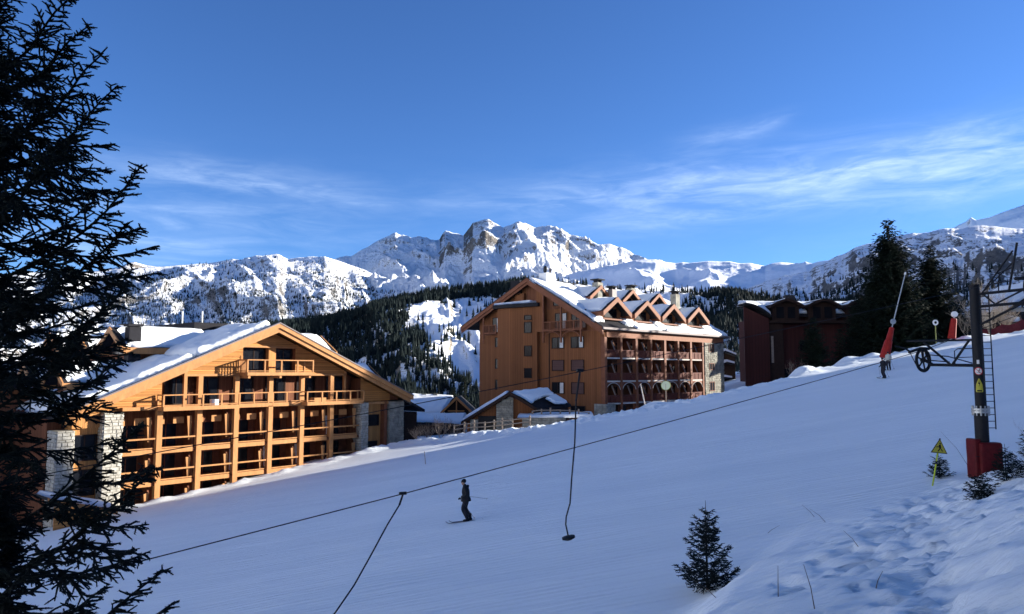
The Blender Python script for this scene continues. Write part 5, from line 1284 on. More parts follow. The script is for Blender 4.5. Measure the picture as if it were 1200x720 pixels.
# unseen trees added behind and beside the viewer to shade the bank
for i, (x, y, h, R, lab) in enumerate(((9.5, -3.5, 17, 3.6, 'tall conifer added for shade behind the viewer on the right'), (3.5, -5.5, 18, 3.8, 'tall conifer added for shade straight behind the viewer'), (6.5, -9.5, 18, 3.4, 'slimmer conifer added for shade between the two rows behind the viewer'), (15.5, 2.0, 18, 3.8, 'tall conifer added for shade beside the snowbank, right of the viewer'), (21.5, 10.5, 18, 3.6, 'tall conifer added for shade on the bank, farthest right of the viewer'), (10, -12, 20, 4.2, 'tallest conifer added for shade in the second row behind the viewer'))):
    conifer('fir_tree', lab, (x, y, gz(x, y) - .1), h, R, 300 + i, whorl=.8, nb=6, spray=.9)
# ------------------------------------------------------------------ young spruces near the viewer (real twigs)
def young(label, loc, h, R, seed, lean=0.0, bare_top=.16, nb=5, sp=.05, thick=.008, dens=1.0):
    r = random.Random(seed); o = thing('young_spruce', label, 'tree', loc); ZB[o.name] = 0
    MB().tube([(0, 0, -.2), (lean * h * .5, 0, h * .5), (lean * h, 0, h)], [.03 * h / 1.8, .018 * h / 1.8, .005], 7).build('trunk', BARK, o)
    sg = Segs(); z = h * .05
    while z < h * .93:
        f = 1 - z / h; Rz = R * f ** .75
        n = nb if f > .25 else 3
        a0 = r.uniform(0, 6)
        for k in range(n):
            a = a0 + 2 * PI * k / n + r.uniform(-.3, .3); L = Rz * r.uniform(.6, 1.12) + .03; ri = r.uniform(.1, .42)
            x0 = lean * z
            P = [Vector((x0 + math.cos(a) * L * q, math.sin(a) * L * q, z + L * (ri * q + .22 * q * q - .08 * math.sin(PI * q)))) for q in (0, .33, .66, 1)]
            if L > .16: spruce_branch(sg, P, L * .34, r, sp=sp, thick=thick, droop=.1)
            else: sg.add(P[0], P[3], thick, thick * .5)
        z += h * .075 * r.uniform(.7, 1.2) / dens
    seg_mesh('crown', sg, NEEDLE, o, n=4, needles=.006, nl=.018, nw=.003)
    return o
x, y, _z = ground_hit(829, 692); _h = at(827, 583, y).z - _z
young('young spruce standing alone on the lip of the snowbank, lower middle right', (x, y, _z - .08), _h, _h * .35, 5, lean=.0, nb=5, sp=.062, thick=.0078 * _h / 1.8, dens=1.0)
for (px, yy, ht, R, sd, lab) in ((1146, 20.6, .95, .5, 8, 'young spruce in front of the red padded foot of the lift mast'), (1176, 22.2, 1.15, .52, 9, 'young spruce just right of the red padded mast foot'), (1212, 20, 1.6, .7, 10, 'young spruce cut by the right edge of the picture'), (1098, 27.0, .95, .45, 11, 'small sparse spruce behind the yellow warning sign')):
    d = ray(px, 500); x = d.x * yy / d.y; young(lab, (x, yy, gz(x, yy) - .08), ht, R, sd, nb=4, sp=.075, thick=.007, dens=.85)

# ------------------------------------------------------------------ bare shrubs and trees
def bare(name, label, loc, h, seed, stems=6, spread=.5, depth=4, r0=.03, cat='shrub', group=None, mat_=None):
    r = random.Random(seed); sg = Segs()
    def grow(p, d, L, rad, dep):
        q = p; n = 3
        for i in range(n):
            d = (d + Vector((r.uniform(-.22, .22), r.uniform(-.22, .22), r.uniform(-.05, .18)))).normalized(); q2 = q + d * L / n
            sg.add(q, q2, rad * (1 - i * .2), rad * (.8 - i * .2))
            if dep > 0 and r.random() < .85:
                ax = Vector((r.uniform(-1, 1), r.uniform(-1, 1), r.uniform(-.1, .7))).normalized()
                grow(q2, (d * .6 + ax * .8).normalized(), L * r.uniform(.45, .75), rad * .55, dep - 1)
            q = q2
        if dep > 0: grow(q, (d + Vector((r.uniform(-.3, .3), r.uniform(-.3, .3), .2))).normalized(), L * .65, rad * .6, dep - 1)
    for k in range(stems):
        a = r.uniform(0, 2 * PI); grow(Vector((math.cos(a) * .1 * stems * .1, math.sin(a) * .1, 0)), Vector((math.cos(a) * spread, math.sin(a) * spread, 1)).normalized(), h * r.uniform(.3, .45), r0, depth)
    if cat == 'tree':
        o = thing(name, label, cat, loc, 0, group)
        n = max(3, stems * 3); tr = Segs(); cr = Segs()
        for i in range(len(sg.a)):
            (tr if sg.ra[i] > r0 * .45 else cr).add(sg.a[i], sg.b[i], sg.ra[i], sg.rb[i])
        seg_mesh('trunk', tr, mat_ or TWIG, o, n=5); seg_mesh('crown', cr, mat_ or TWIG, o, n=3); return o
    o = seg_mesh(name, sg, mat_ or TWIG, None, n=3); o.location = loc; return tag(o, label, cat, group)
PALEB = mat('pale_bark', (.42, .36, .28), .8, var=.25, vscale=4)
for i, (px, y, h, lab) in enumerate(((1143, 100, 6.5, 'bare pale tree standing just left of the lift mast top'), (1163, 97, 8.5, 'tallest bare pale tree seen through the lift mast arm'), (1172, 99, 6.5, 'bare tree leaning behind the ladder by the red net'), (1186, 101, 5.5, 'low bare tree beside the snowy roofed house at the right edge'))):
    b = base_at(px, y); bare('bare_tree', lab, b, h, 60 + i, stems=4, spread=.28, depth=5, r0=.10, cat='tree', mat_=PALEB)
for i, (px, y, h, lab) in enumerate(((502, 84, 2.6, 'leafless bush on the snow beside the grey stone pier of the larch chalet'), (517, 83, 3.2, 'largest leafless bush in the gap between the two big buildings'), (531, 85, 2.6, 'leafless bush left of the split-rail fence'), (490, 82, 1.8, 'low leafless bush nearest the larch chalet'))):
    b = base_at(px, y); bare('bare_bush', lab, (b[0], b[1], b[2] - .1), h, 70 + i, stems=7, spread=.75, depth=3, r0=.035)
for i, (px, y, h, lab) in enumerate(((790, 80, 2.6, 'leafless bush left of centre below the sunlit balcony bays'), (800, 80.5, 2.7, 'leafless bush in front of the sunlit end bays of the chestnut building'), (812, 81, 2.4, 'leafless bush nearest the grey stone end wall'))):
    b = base_at(px, y); bare('bare_bush', lab, (b[0], b[1], b[2] - .1), h, 80 + i, stems=7, spread=.6, depth=3, r0=.03)
b = base_at(938, 96); bare('bare_bush', 'leafless bush in front of the maroon building, left of the small conifer', b, 5.0, 90, stems=5, spread=.6, depth=4, r0=.05)
b = base_at(1204, 21); bare('bare_bush', 'thin leafless bush at the right edge above the young spruces', b, 1.7, 91, stems=5, spread=.5, depth=3, r0=.008)
# dry stalks poking through the snow
DRY = mat('dry_stalk', (.10, .08, .07), .9)
def stalk(px, py, yy, h, lean, bend, lab):
    x, y, z = ground_hit(px, py + (0 if yy > 8 else 0)); z -= .03; h *= min(1.15, y / yy)
    o = MB().tube([(0, 0, 0), (lean * h * .4, 0, h * .5), (lean * h + bend, 0, h)], [.008, .006, .003], 5).build('dry_stalk', DRY); o.location = (x, y, z); tag(o, lab, 'stalk')
for s_ in ((912, 700, 7.2, .42, .02, .0, 'short dry stalk sticking up at the bottom edge, left of two'), (955, 715, 6.6, .52, -.18, -.02, 'long bent dry stalk sticking up from the snow at the bottom edge'), (1026, 690, 7.6, .22, .35, .02, 'short leaning dry twig in the trodden snow beside the track'),
           (1006, 640, 10.5, .30, -.9, 0, 'leaning dry stalk on the bank above the two bottom ones'), (968, 612, 13, .38, -1.1, -.02, 'flattened dry stalk near the top of the bank, left of the track'), (955, 606, 13.5, .36, -1.0, 0, 'thin dry stalk leaning left beside another near the bank top'),
           (845, 678, 13.8, .34, .9, .0, 'dry twig lying at the foot of the lone young spruce, right side'), (840, 700, 12.6, .35, -1.3, .0, 'dry twig lying below the lone young spruce'), (898, 626, 17, .25, 1.5, 0, 'tiny dry twig on the piste edge right of the lone young spruce'), (1134, 545, 21.5, 1.1, -.75, 0, 'long thin stick leaning in the snow left of the red padded mast foot')): stalk(*s_)
# a fallen clod on the track
# ------------------------------------------------------------------ ski tow mast
PX, PY = 16.34, 26.0; PZ = gz(PX, PY) - .3
mast = thing('tow_lift_mast', 'dark steel ski tow mast with ladder, sheave arms and red padding round its foot', 'lift mast', (PX, PY, PZ)); ZB[mast.name] = PZ
LD = Vector((-.9, -.43, 0)).normalized(); PD = Vector((-.43, .9, 0)).normalized()     # cable direction downhill, and across it (away)
MB().tube([(0, 0, PZ), (0, 0, -1.35)], .215, 24).build('mast_base', BLACK, mast)
f = MB(); f.tube([(0, 0, -1.43), (0, 0, -1.36)], .285, 24); f.tube([(0, 0, -1.34), (0, 0, -1.27)], .285, 24)
fl = f.build('flange', GALV, mast)
for k in range(12):
    a = 2 * PI * k / 12; MB().tube([(.25 * math.cos(a), .25 * math.sin(a), -1.52), (.25 * math.cos(a), .25 * math.sin(a), -1.18)], .026, 6).build('bolt', GALV, fl)
MB().tube([(0, 0, -1.27), (0, 0, 3.02)], .160, 24).build('mast_tube', BLACK, mast)
cp = MB().tube([(0, 0, 3.02), (0, 0, 3.06)], .18, 24).build('mast_cap', BLACK, mast)
# ladder on the right side
lx, ly = .38, .05
ld = MB(); ld.tube([(lx - .15, ly, -2.0), (lx - .15, ly, 2.75)], .021, 6); ld.tube([(lx + .15, ly, -2.0), (lx + .15, ly, 2.75)], .021, 6); ld = ld.build('ladder', BLACK, mast)
z = -1.95
while z < 2.7: MB().tube([(lx - .15, ly, z), (lx + .15, ly, z)], .014, 5).build('rung', BLACK, ld); z += .23
for z in (-1.0, .6, 2.2): MB().tube([(.15, 0, z), (lx - .14, ly, z)], .02, 5).build('ladder_bracket', BLACK, ld)
# red padding: two mattress-like blocks
pd = MB()
def pad(cx, cy, w, d, z0, z1, name):
    m = MB(); n = 10; lv = [(z0, .92), (z0 + .06, 1), (z0 + (z1 - z0) * .3, 1.03), (z0 + (z1 - z0) * .5, .98), (z0 + (z1 - z0) * .75, 1.02), (z1 - .05, 1), (z1, .9)]
    vs = []
    for z, s in lv:
        for k in range(16):
            a = 2 * PI * k / 16; c, q = math.cos(a), math.sin(a); e = .35
            vs.append((cx + w / 2 * s * math.copysign(abs(c) ** e, c), cy + d / 2 * s * math.copysign(abs(q) ** e, q), z))
    fs = [(i * 16 + k, i * 16 + (k + 1) % 16, (i + 1) * 16 + (k + 1) % 16, (i + 1) * 16 + k) for i in range(len(lv) - 1) for k in range(16)] + [tuple(range(16))[::-1], tuple(range((len(lv) - 1) * 16, len(lv) * 16))]
    m.add(vs, fs); return m.build(name, REDPAD, mast, smooth_=False)
pad(.10, -.16, .78, .42, PZ + .1, -2.43, 'padding'); pad(-.30, .04, .22, .56, PZ + .1, -2.32, 'padding'); pad(.10, .26, .74, .2, PZ + .1, -2.5, 'padding')
MB().tube([(-.42, -.25, -2.9), (.5, -.39, -2.9)], .012, 5).build('strap', BLACK, mast)
# stickers on the mast facing the viewer (dir to camera)
cd_ = Vector((-PX, -PY, 0)).normalized(); sd_ = Vector((cd_.y, -cd_.x, 0)) * -1
if sd_.x < 0: sd_ = -sd_
def sticker(name, ang, z, w, h, mat_, r=.162, poly=None, lay=0, parent=mast):
    """flat print wrapped on the tube: outline poly in (s,t) around angle ang"""
    rr = r + .004 + .003 * lay; n0 = len(poly); den = []
    cs = sum(p[0] for p in poly) / n0; ct = sum(p[1] for p in poly) / n0
    for i in range(n0):
        a, b = poly[i], poly[(i + 1) % n0]; kk = max(1, int(math.hypot(a[0] - b[0], a[1] - b[1]) * 5))
        den += [(a[0] + (b[0] - a[0]) * j / kk, a[1] + (b[1] - a[1]) * j / kk) for j in range(kk)]
    n = len(den); V = []; rings = (1, .75, .5, .25)
    def P(s, t):
        a = s * w / rr; d = cd_ * math.cos(a) + sd_ * math.sin(a); return (d.x * rr, d.y * rr, z + t * h)
    for q in rings: V += [P(cs + (s - cs) * q, ct + (t - ct) * q) for s, t in den]
    V.append(P(cs, ct)); Fc = [(k * n + i, k * n + (i + 1) % n, (k + 1) * n + (i + 1) % n, (k + 1) * n + i) for k in range(3) for i in range(n)] + [(3 * n + i, 3 * n + (i + 1) % n, 4 * n) for i in range(n)]
    m = MB(); m.add(V, Fc); return m.build(name, mat_, parent)
YEL = mat('yellow_sign', (.38, .35, .05), .5); SIGNW = mat('sign_white', (.62, .62, .6), .5); SIGNR = mat('sign_red', (.40, .04, .05), .5); SIGNK = mat('sign_black', (.01, .01, .012), .6)
circ = lambda R, n=28: [(R * math.cos(2 * PI * i / n), R * math.sin(2 * PI * i / n)) for i in range(n)]
pst = sticker('prohibition_sticker', 0, .02, .135, .135, SIGNR, poly=circ(1)); sticker('sticker_field', 0, .02, .135, .135, SIGNW, poly=circ(.8), lay=1, parent=pst)
# little skier pictogram: body, leg, ski, poles, and slash
for P_ in ([(-.05, .1), (.2, .45), (.32, .38), (.1, 0)], [(-.05, .1), (.1, 0), (.2, -.25), (.08, -.28), (-.05, -.1)], [(-.55, -.2), (.45, -.42), (.46, -.5), (-.56, -.28)], [(.1, .2), (.5, .05), (.5, -.02), (.05, .12)], [(-.4, .35), (-.1, .15), (-.14, .1), (-.44, .3)]):
    sticker('skier_pictogram', 0, .02, .135, .135, SIGNK, poly=P_, lay=2, parent=pst)
sticker('skier_pictogram', 0, .02, .135, .135, SIGNK, poly=[(.30 + .12 * math.cos(q), .55 + .12 * math.sin(q)) for q in np.linspace(0, 6.28, 9)[:-1]], lay=2, parent=pst)
sticker('slash', 0, .02, .135, .135, SIGNR, poly=[(-.62, .52), (-.52, .62), (.62, -.52), (.52, -.62)], lay=3, parent=pst)
wst = sticker('warning_sticker', 0, -.48, .125, .24, YEL, poly=[(-.8, .15), (-.1, 1), (.1, 1), (.8, .15), (.95, -.8), (.8, -.95), (-.8, -.95), (-.95, -.8)])
sticker('lightning_bolt', 0, -.42, .125, .18, SIGNK, poly=[(.1, .9), (-.3, .0), (.05, .0), (-.15, -.7), (.3, .25), (0, .25)], lay=1, parent=wst)
sticker('warning_print', 0, -.66, .125, .025, SIGNK, poly=[(-.6, -1), (.6, -1), (.6, 1), (-.6, 1)], lay=1, parent=wst)
sticker('number_plate', 0, .34, .04, .07, SIGNW, poly=[(-1, -1), (1, -1), (1, 1), (-1, 1)])
# -- far arm (left in view): frame, work platform rail, sheave
def q(t, l=0.0, z=0.0): v = PD * t + LD * l; return (v.x, v.y, z)
ZT, ZL = 1.12, .22
L_ARM = 1.9
arm = MB(); arm.tube([q(.15, 0, ZT), q(2.3, .55, ZT + .02)], .038, 8)
arm.tube([q(.15, 0, ZL), q(1.55, .3, ZL + .03)], .055, 8)
arm.tube([q(1.72, .4, ZT - .03), q(.85, .17, ZL)], .042, 8); arm.tube([q(.25, .03, ZT), q(.85, .17, ZL)], .042, 8)
arm = arm.build('sheave_arm', BLACK, mast)
g = MB(); g.tube([q(.1, 0, .82), q(.62, .12, .82), q(.74, .14, .74), q(.74, .14, .25)], .018, 6); g.tube([q(.1, 0, .52), q(.74, .14, .5)], .014, 6); g.build('guard_rail', BLACK, arm)
g = MB(); g.tube([q(.2, 0, .3), q(.95, .2, .55), q(1.6, .35, .62)], .02, 6); g.tube([q(.9, .2, .35), q(1.6, .33, .42)], .02, 6); g.tube([q(1.55, .3, .2), q(1.75, .38, .9)], .04, 6); g.build('brace', BLACK, arm)
# sheave wheel: seen nearly side on -> axis points across the cable (towards the viewer side)
def wheel(c, R, parent, name='sheave_wheel', ax=None, spokes=6):
    ax = ax or PD; c = Vector(c); w = MB(); w.ring(c, ax, R, .05, 30, 8); o = w.build(name, BLACK, parent)
    MB().ring(c, ax, R * .86, .022, 30, 6).build('rim', BLACK, o); MB().disc(c, ax, R * .2, .14).build('hub', BLACK, o)
    a = Vector(ax).normalized().orthogonal().normalized(); b = Vector(ax).normalized().cross(a)
    for k in range(spokes):
        t = 2 * PI * k / spokes; e = a * math.cos(t) + b * math.sin(t); MB().tube([c + e * R * .15, c + e * R * .92], .03, 6).build('spoke', BLACK, o)
    return o
WC = Vector(q(1.62, .62, .42)); AX = (PD * 1.0 + LD * .05).normalized()
wheel(WC, .40, mast, ax=AX)
hb = MB(); hb.tube([WC + LD * -.35 + Vector((0, 0, .42)), WC + LD * .1 + Vector((0, 0, .44)), WC + LD * .75 + Vector((0, 0, .28))], .05, 8); hb.tube([WC + Vector((0, 0, .0)), WC + Vector((0, 0, .44))], .04, 6)
hb.tube([WC + LD * .7 + Vector((0, 0, .30)), WC + LD * .95 + Vector((0, 0, .42)), WC + LD * 1.5 + Vector((0, 0, .50))], [.035, .03, .02], 6)
hb.tube([WC + LD * .7 + Vector((0, 0, .28)), WC + LD * .45 + Vector((0, 0, -.1)), WC + LD * .25 + Vector((0, 0, -.36))], .015, 6); hb.tube([WC + AX * -.1 + Vector((0, 0, 0)), Vector(q(1.5, .3, .28))], .045, 8)
hb.build('cable_catcher', BLACK, arm)
# -- near arm (right in view): boom, brace, upper struts
ra = MB(); qq = lambda t, l=0.0, z=0.0: q(-t, l, z)
ra.tube([qq(.1, 0, 2.72), qq(2.8, 0, 2.74)], .05, 8); ra.tube([qq(.1, 0, 2.28), qq(2.8, 0, 2.30)], .05, 8); ra.tube([qq(.1, 0, 1.62), qq(1.6, 0, 2.28)], .045, 8); ra.tube([qq(.3, 0, 2.70), qq(.7, 0, 2.32)], .03, 6)
ra.tube([qq(.7, 0, 2.32), qq(1.6, 0, 2.70)], .03, 6)
ra = ra.build('sheave_arm', BLACK, mast)
g = MB(); g.tube([qq(.35, .1, 2.75), qq(1.5, .2, 4.05)], .032, 6); g.tube([qq(.2, -.1, 2.75), qq(1.45, .0, 3.75)], .022, 6); g.tube([qq(1.25, .1, 2.75), qq(1.65, .2, 4.3)], .038, 6); g.tube([qq(.9, .1, 2.75), qq(.95, .1, 3.35)], .02, 6); g.tube([qq(.6, .1, 3.0), qq(1.3, .1, 3.05)], .02, 6); g.tube([qq(.9, .1, 3.35), qq(1.45, .15, 3.5)], .02, 6)
g.build('strut', BLACK, ra)
wheel(qq(2.05, .25, 2.72), .42, mast, ax=AX); wheel(qq(2.05, -.55, 2.80), .42, mast, ax=AX)
hb = MB(); hb.tube([qq(2.0, 1.0, 3.0), qq(2.0, -1.0, 3.2)], .06, 8); hb.tube([qq(2.0, .25, 2.72), qq(2.0, .25, 3.08)], .045, 6); hb.tube([qq(2.0, -.55, 2.8), qq(2.0, -.55, 3.15)], .045, 6); hb.build('sheave_beam', BLACK, ra)

# ------------------------------------------------------------------ cables
def cable(name, P, r, label):
    m = MB(); pts = []
    for a, b in zip(P[:-1], P[1:]):
        a, b = Vector(a), Vector(b); L = (b - a).length; n = 16
        for i in range(n): t = i / n; v = a.lerp(b, t); v.z -= 4 * .004 * L * t * (1 - t) * .5; pts.append(v)
    pts.append(Vector(P[-1])); o = m.tube(pts, r, 6).build(name, BLACK); return tag(o, label, 'cable'), pts
c1a = Vector((PX, PY, 0)) + WC; c1a = Vector((c1a.x, c1a.y, .78)); 
p_mid = at(472, 579, 16.5); p_lo = at(0, 697, 13.3); dirl = (p_lo - p_mid).normalized(); p_end = p_mid + dirl * 30
up1 = at(1170, 399.5, 31.5); up_dir = (c1a - p_mid).normalized()
cable('tow_cable', [c1a + Vector((-LD.x, -LD.y, .26)) * 60, c1a, p_mid, p_end], .0125, 'lower tow cable running over the left sheave of the mast and down across the piste')
c2a = Vector((PX, PY, 0)) + Vector(qq(2.05, .25, 0)); c2a.z = 3.16
m2 = at(679, 436, 16.0); e2 = at(170, 533, 12.1); cable('tow_cable', [c2a + Vector((-LD.x, -LD.y, .26)) * 40, c2a, m2, e2, e2 + (e2 - m2) * 3], .0085, 'upper tow cable hanging from the right arm, passing in front of both big buildings')

# ------------------------------------------------------------------ tow hangers
def hanger(label, P, disc=True):
    o = thing('tow_hanger', label, 'ski tow', P[0]); ZB[o.name] = 0; base = Vector(P[0])
    Q = [Vector(p) - base for p in P]
    n = len(Q) // 2 + 1
    MB().tube(Q[:2], .022, 8).build('spring_box', BLACK, o); MB().tube(Q[1:], .016, 8).build('pole', BLACK, o)
    c = MB(); c.tube([Q[0] - LD * .08 + Vector((0, 0, .03)), Q[0] + LD * .08 + Vector((0, 0, .03))], .035, 8); c.build('clamp', BLACK, o)
    if disc:
        d = (Q[-1] - Q[-2]).normalized(); MB().tube([Q[-1] - d * .02, Q[-1], Q[-1] + d * .04, Q[-1] + d * .07], [.05, .14, .14, .07], 20).build('seat_disc', BLACK, o)
    return o
k = 15.9
hanger('tow hanger dangling straight down with a round seat disc, in front of the chestnut building', [at(679.5, 436, 16.0), at(675, 470, 16), at(673.5, 520, 15.95), at(670, 560, 15.9), at(668, 590, 15.9), at(663.5, 606, 15.9), at(663, 615, 15.9), at(666, 629, 15.9)])
hanger('tow hanger slanting down to the left from the lower cable, its end below the frame', [at(472, 580, 16.5), at(468, 592, 16.4), at(454, 615, 16.1), at(434, 652, 15.6), at(415, 686, 15.1), at(393, 718, 14.6), at(385, 727, 14.5)])

# ------------------------------------------------------------------ yellow warning sign on a slanting pole
sx, sy = at(1092, 560, 26.0).x, 26.0; sz = gz(sx, sy)
sg_ = thing('warning_sign', 'yellow triangular warning sign on a slanting yellow and black pole stuck in the snow', 'sign', (sx - .02, sy, sz)); ZB[sg_.name] = 0
FY = mat('fluorescent_yellow', (.40, .50, .03), .5)
t0 = Vector((0, 0, -.15)); t1 = Vector((.37, 0, 1.62)); n = 8
for i, (a, b, m_) in enumerate(((0, .5, FY), (.5, .56, BLACK), (.56, .74, FY), (.74, .80, BLACK), (.80, 1, BLACK))): MB().tube([t0.lerp(t1, a), t0.lerp(t1, b)], .026, 8).build('pole', m_, sg_)
c = t0.lerp(t1, .82) + Vector((0, -.05, 0)); R_ = .30
tri = lambda s, y: [(c.x + s * R_ * math.sin(a + .1), c.y + y, c.z - .02 + s * R_ * math.cos(a + .1)) for a in (0, 2 * PI / 3, 4 * PI / 3)]
pl = MB().extr(tri(1.12, 0), (0, .012, 0)).build('sign_plate', SIGNK, sg_); MB().extr(tri(.95, -.006), (0, .005, 0)).build('sign_face', YEL, pl)
e = MB()   # pictogram of a walker struck by a tow, read as dark strokes
for P_ in ([(-.02, .10), (.05, .12), (.06, -.02), (-.01, -.03)], [(-.01, -.03), (.04, -.03), (-.04, -.13), (-.08, -.12)], [(.03, -.02), (.06, -.03), (.12, -.12), (.08, -.13)], [(-.12, .02), (-.10, .05), (0, .05), (0, .02)]):
    e.extr([(c.x + a, c.y - .009, c.z + b) for a, b in P_], (0, .003, 0))
e.disc((c.x + .03, c.y - .008, c.z + .15), (0, 1, 0), .028, .004, 12); e.build('pictogram', SIGNK, pl)

# ------------------------------------------------------------------ slope-side signs, markers, snow lances
def marker(px, py_top, y, label, postm, head):
    b = base_at(px, y); o = thing('round_marker_sign', label, 'sign', b); h = at(px, py_top, y).z - b[2]; ZB[o.name] = 0
    MB().tube([(0, 0, -.2), (0, 0, h - .3)], .06, 8).build('post', postm, o); d = MB().disc((0, -.05, h - .35), (0, 1, 0), head, .05, 24).build('sign_disc', WHITE, o)
    MB().disc((0, -.085, h - .35), (0, 1, 0), head * .45, .012, 16).build('symbol', SIGNK, d)
GREENP = mat('green_post', (.22, .25, .08), .6); PALEG = mat('pale_green', (.55, .6, .42), .6)
marker(1099, 375, 93, 'round white marker sign on a greenish post in front of the tall conifers', GREENP, .36)
b = base_at(780, 79.5); o = thing('round_lamp_post', 'pale green round disc on a thin pole in front of the chestnut balconies', 'lamp post', b); ZB[o.name] = 0; h = at(780, 447, 79.5).z - b[2]
MB().tube([(0, 0, -.2), (0, 0, h - .3)], .04, 8).build('post', GREYWOOD, o); MB().disc((0, 0, h - .45), (.3, 1, 0), .48, .06, 24).build('disc', PALEG, o); MB().ring((0, 0, h - .45), (.3, 1, 0), .48, .04, 24, 6).build('rim', GREENP, o)
def lance(label, foot, tip, z_pad0, z_pad1, wide, head=True, two=True, pr=.07):
    o = thing('snow_lance', label, 'snow lance', foot); ZB[o.name] = 0
    f_ = Vector((0, 0, -.2)); t = Vector(tip) - Vector(foot); L = t.length
    MB().tube([f_, t], [pr, pr * .75], 8).build('lance_pole', GALV, o)
    at_ = lambda z: f_.lerp(t, (z + .2) / (t.z + .2))
    def padm(z0, z1, w0, w1, nm):
        a, b_ = at_(z0), at_(z1); m = MB(); m.tube([a, a.lerp(b_, .05), a.lerp(b_, .5), a.lerp(b_, .95), b_], [w0 * .9, w0, (w0 + w1) / 2, w1, w1 * .85], 10); m.build(nm, REDPAD2, o)
    padm(z_pad0, (z_pad0 + z_pad1) * .55 if two else z_pad1, wide, wide * .72, 'lower_padding')
    if two: padm((z_pad0 + z_pad1) * .55, z_pad1, wide * .62, wide * .45, 'upper_padding')
    if head: MB().tube([t, t + (t.normalized() * .25)], [.10, .08], 8).build('nozzle_head', WHITE, o)
    return o
REDPAD2 = mat('red_lance_padding', (.26, .018, .014), .55, var=.2, vscale=3)
y = 75.0; b = base_at(1033, y); bp = (b[0], y, b[2])
L1 = lance('snow making lance with red padding and a long pole leaning right, behind two skiers', bp, at(1060.5, 322, y), at(1033, 420, y).z - b[2], at(1040, 384, y).z - b[2], .50)
o = MB().disc((0, 0, 0), (0, 1, 0), .27, .12, 20).build('floodlight', GALV, L1); o.location = (at(1046, 377, y) - Vector(bp)) + Vector((0, -.1, 0)); o.rotation_euler = (0, 0, 0)
y = 92.0; b = base_at(1117, y); tp = at(1118.5, 368, y)
L2 = lance('short red padded lance with a pale round head, right of the marker sign', b, tp, .1, (tp.z - b[2]) * .82, .46, head=False, two=False)
MB().disc((tp.x - b[0], 0, tp.z - b[2] - .05), (0, 1, 0), .36, .3, 16).build('round_head', WHITE, L2)
b = base_at(756, 78); o = MB().tube([(0, 0, -.2), (-.5, 0, 2.3)], [.07, .05], 8).build('leaning_pole', SLABM); o.location = b; tag(o, 'pale pole leaning left out of the snow heap below the chestnut balconies', 'pole')
for (px, y, h, lab) in ((898, 87, 1.8, 'thin pole on the piste edge at the corner of the maroon wing'), (500, 60, 1.0, 'thin slanting pole in the snow below the gap between the buildings')):
    b = base_at(px, y); o = MB().tube([(0, 0, -.2), (-.12 * h, 0, h)], .03, 6).build('piste_pole', GREYWOOD); o.location = b; tag(o, lab, 'pole')

# ------------------------------------------------------------------ red safety net and house at the right edge
NETM = mat('red_net', (.11, .022, .028), .8, var=.25, vscale=5)
net = thing('safety_net', 'red piste safety net sagging between posts at the right edge', 'net', base_at(1178, 97)); nb_ = Vector(net.location); ZB[net.name] = 0
xs = np.linspace(at(1151, 390, 97).x, at(1260, 390, 97).x, 60); m = MB(); V = []; 
for x in xs:
    g0 = gz(x, 97) - .0; ph = (x - xs[0]) / 2.6; sg2 = .35 * abs(math.sin(PI * ph)) ; top = g0 + 1.85 - sg2
    V += [(x - nb_.x, .06 * math.sin(x * 3), g0 - nb_.z - .1), (x - nb_.x, .06 * math.sin(x * 3), top - nb_.z)]
m.add(V, [(2 * i, 2 * i + 2, 2 * i + 3, 2 * i + 1) for i in range(len(xs) - 1)]); no = m.build('netting', NETM, net)
md = no.modifiers.new('thickness', 'SOLIDIFY'); md.thickness = .03
i = 0
while True:
    x = xs[0] + i * 2.6
    if x > xs[-1]: break
    g0 = gz(x, 97); MB().tube([(x - nb_.x, .02, g0 - nb_.z - .3), (x - nb_.x, .02, g0 - nb_.z + 1.95)], .045, 6).build('net_post', NETM, net); i += 1
hx, hy = 67.5, 104.0; HZ = gz(hx, hy) - 1
house = thing('brown_slopeside_house', 'dark timber house with snow covered porch roof at the right edge behind the lift arm', 'building', (hx + 6, hy, HZ)); ZB[house.name] = HZ
HX = MB(lambda x, y, z: (x - 6, y, z)); 
def HM(): return MB(lambda x, y, z: (x - 6 - 0, y, z))
zt = at(1200, 345, hy).z
HM().box(2.2, 18, 3, 12, HZ, zt - 2.0).build('wall', DKWOOD, house); HM().box(-.6, 18, .6, 3.2, HZ, at(1180, 390, hy).z + 1.0).build('porch_wall', MAROON, house)
w = HM(); w.extr([(.5, -1, zt - 3.0), (9, -1, zt + 2.2), (9, -1, zt + 1.8), (.5, -1, zt - 3.4)], (0, 13, 0)); w.extr([(9, -1, zt + 2.2), (18, -1, zt - 3.0), (18, -1, zt - 3.4), (9, -1, zt + 1.8)], (0, 13, 0)); w.build('roof', DKROOF, house)
snow_sheet('roof_snow', (.6 - 6, -.8, zt - 2.9), (9 - 6, -.8, zt + 2.25), (9 - 6, 11.5, zt + 2.25), (.6 - 6, 11.5, zt - 2.9), .3, house, seed=501)
z1 = at(1180, 377, hy).z; z2 = at(1182, 366, hy).z
w = HM(); w.extr([(-2.2, -.6, z1 - .2), (-.2, -.6, z2), (18, -.6, z2), (18, -.6, z1 - .6), (-2.2, -.6, z1 - .6)], (0, 3.4, 0)); w.build('porch_roof', DKROOF, house)
snow_sheet('roof_snow', (-2.0 - 6, -.6, z1), (11, -.6, z1), (11, 2.8, z2 + .3), (-.6 - 6, 2.8, z2 + .3), .7, house, seed=503, nu=60)
for i in range(3): window(house, -2.6 + i * 3.2, -.8 + i * 3.2, 2.98, zt - 4.6, zt - 3.0, mull=1, frame=REDW)

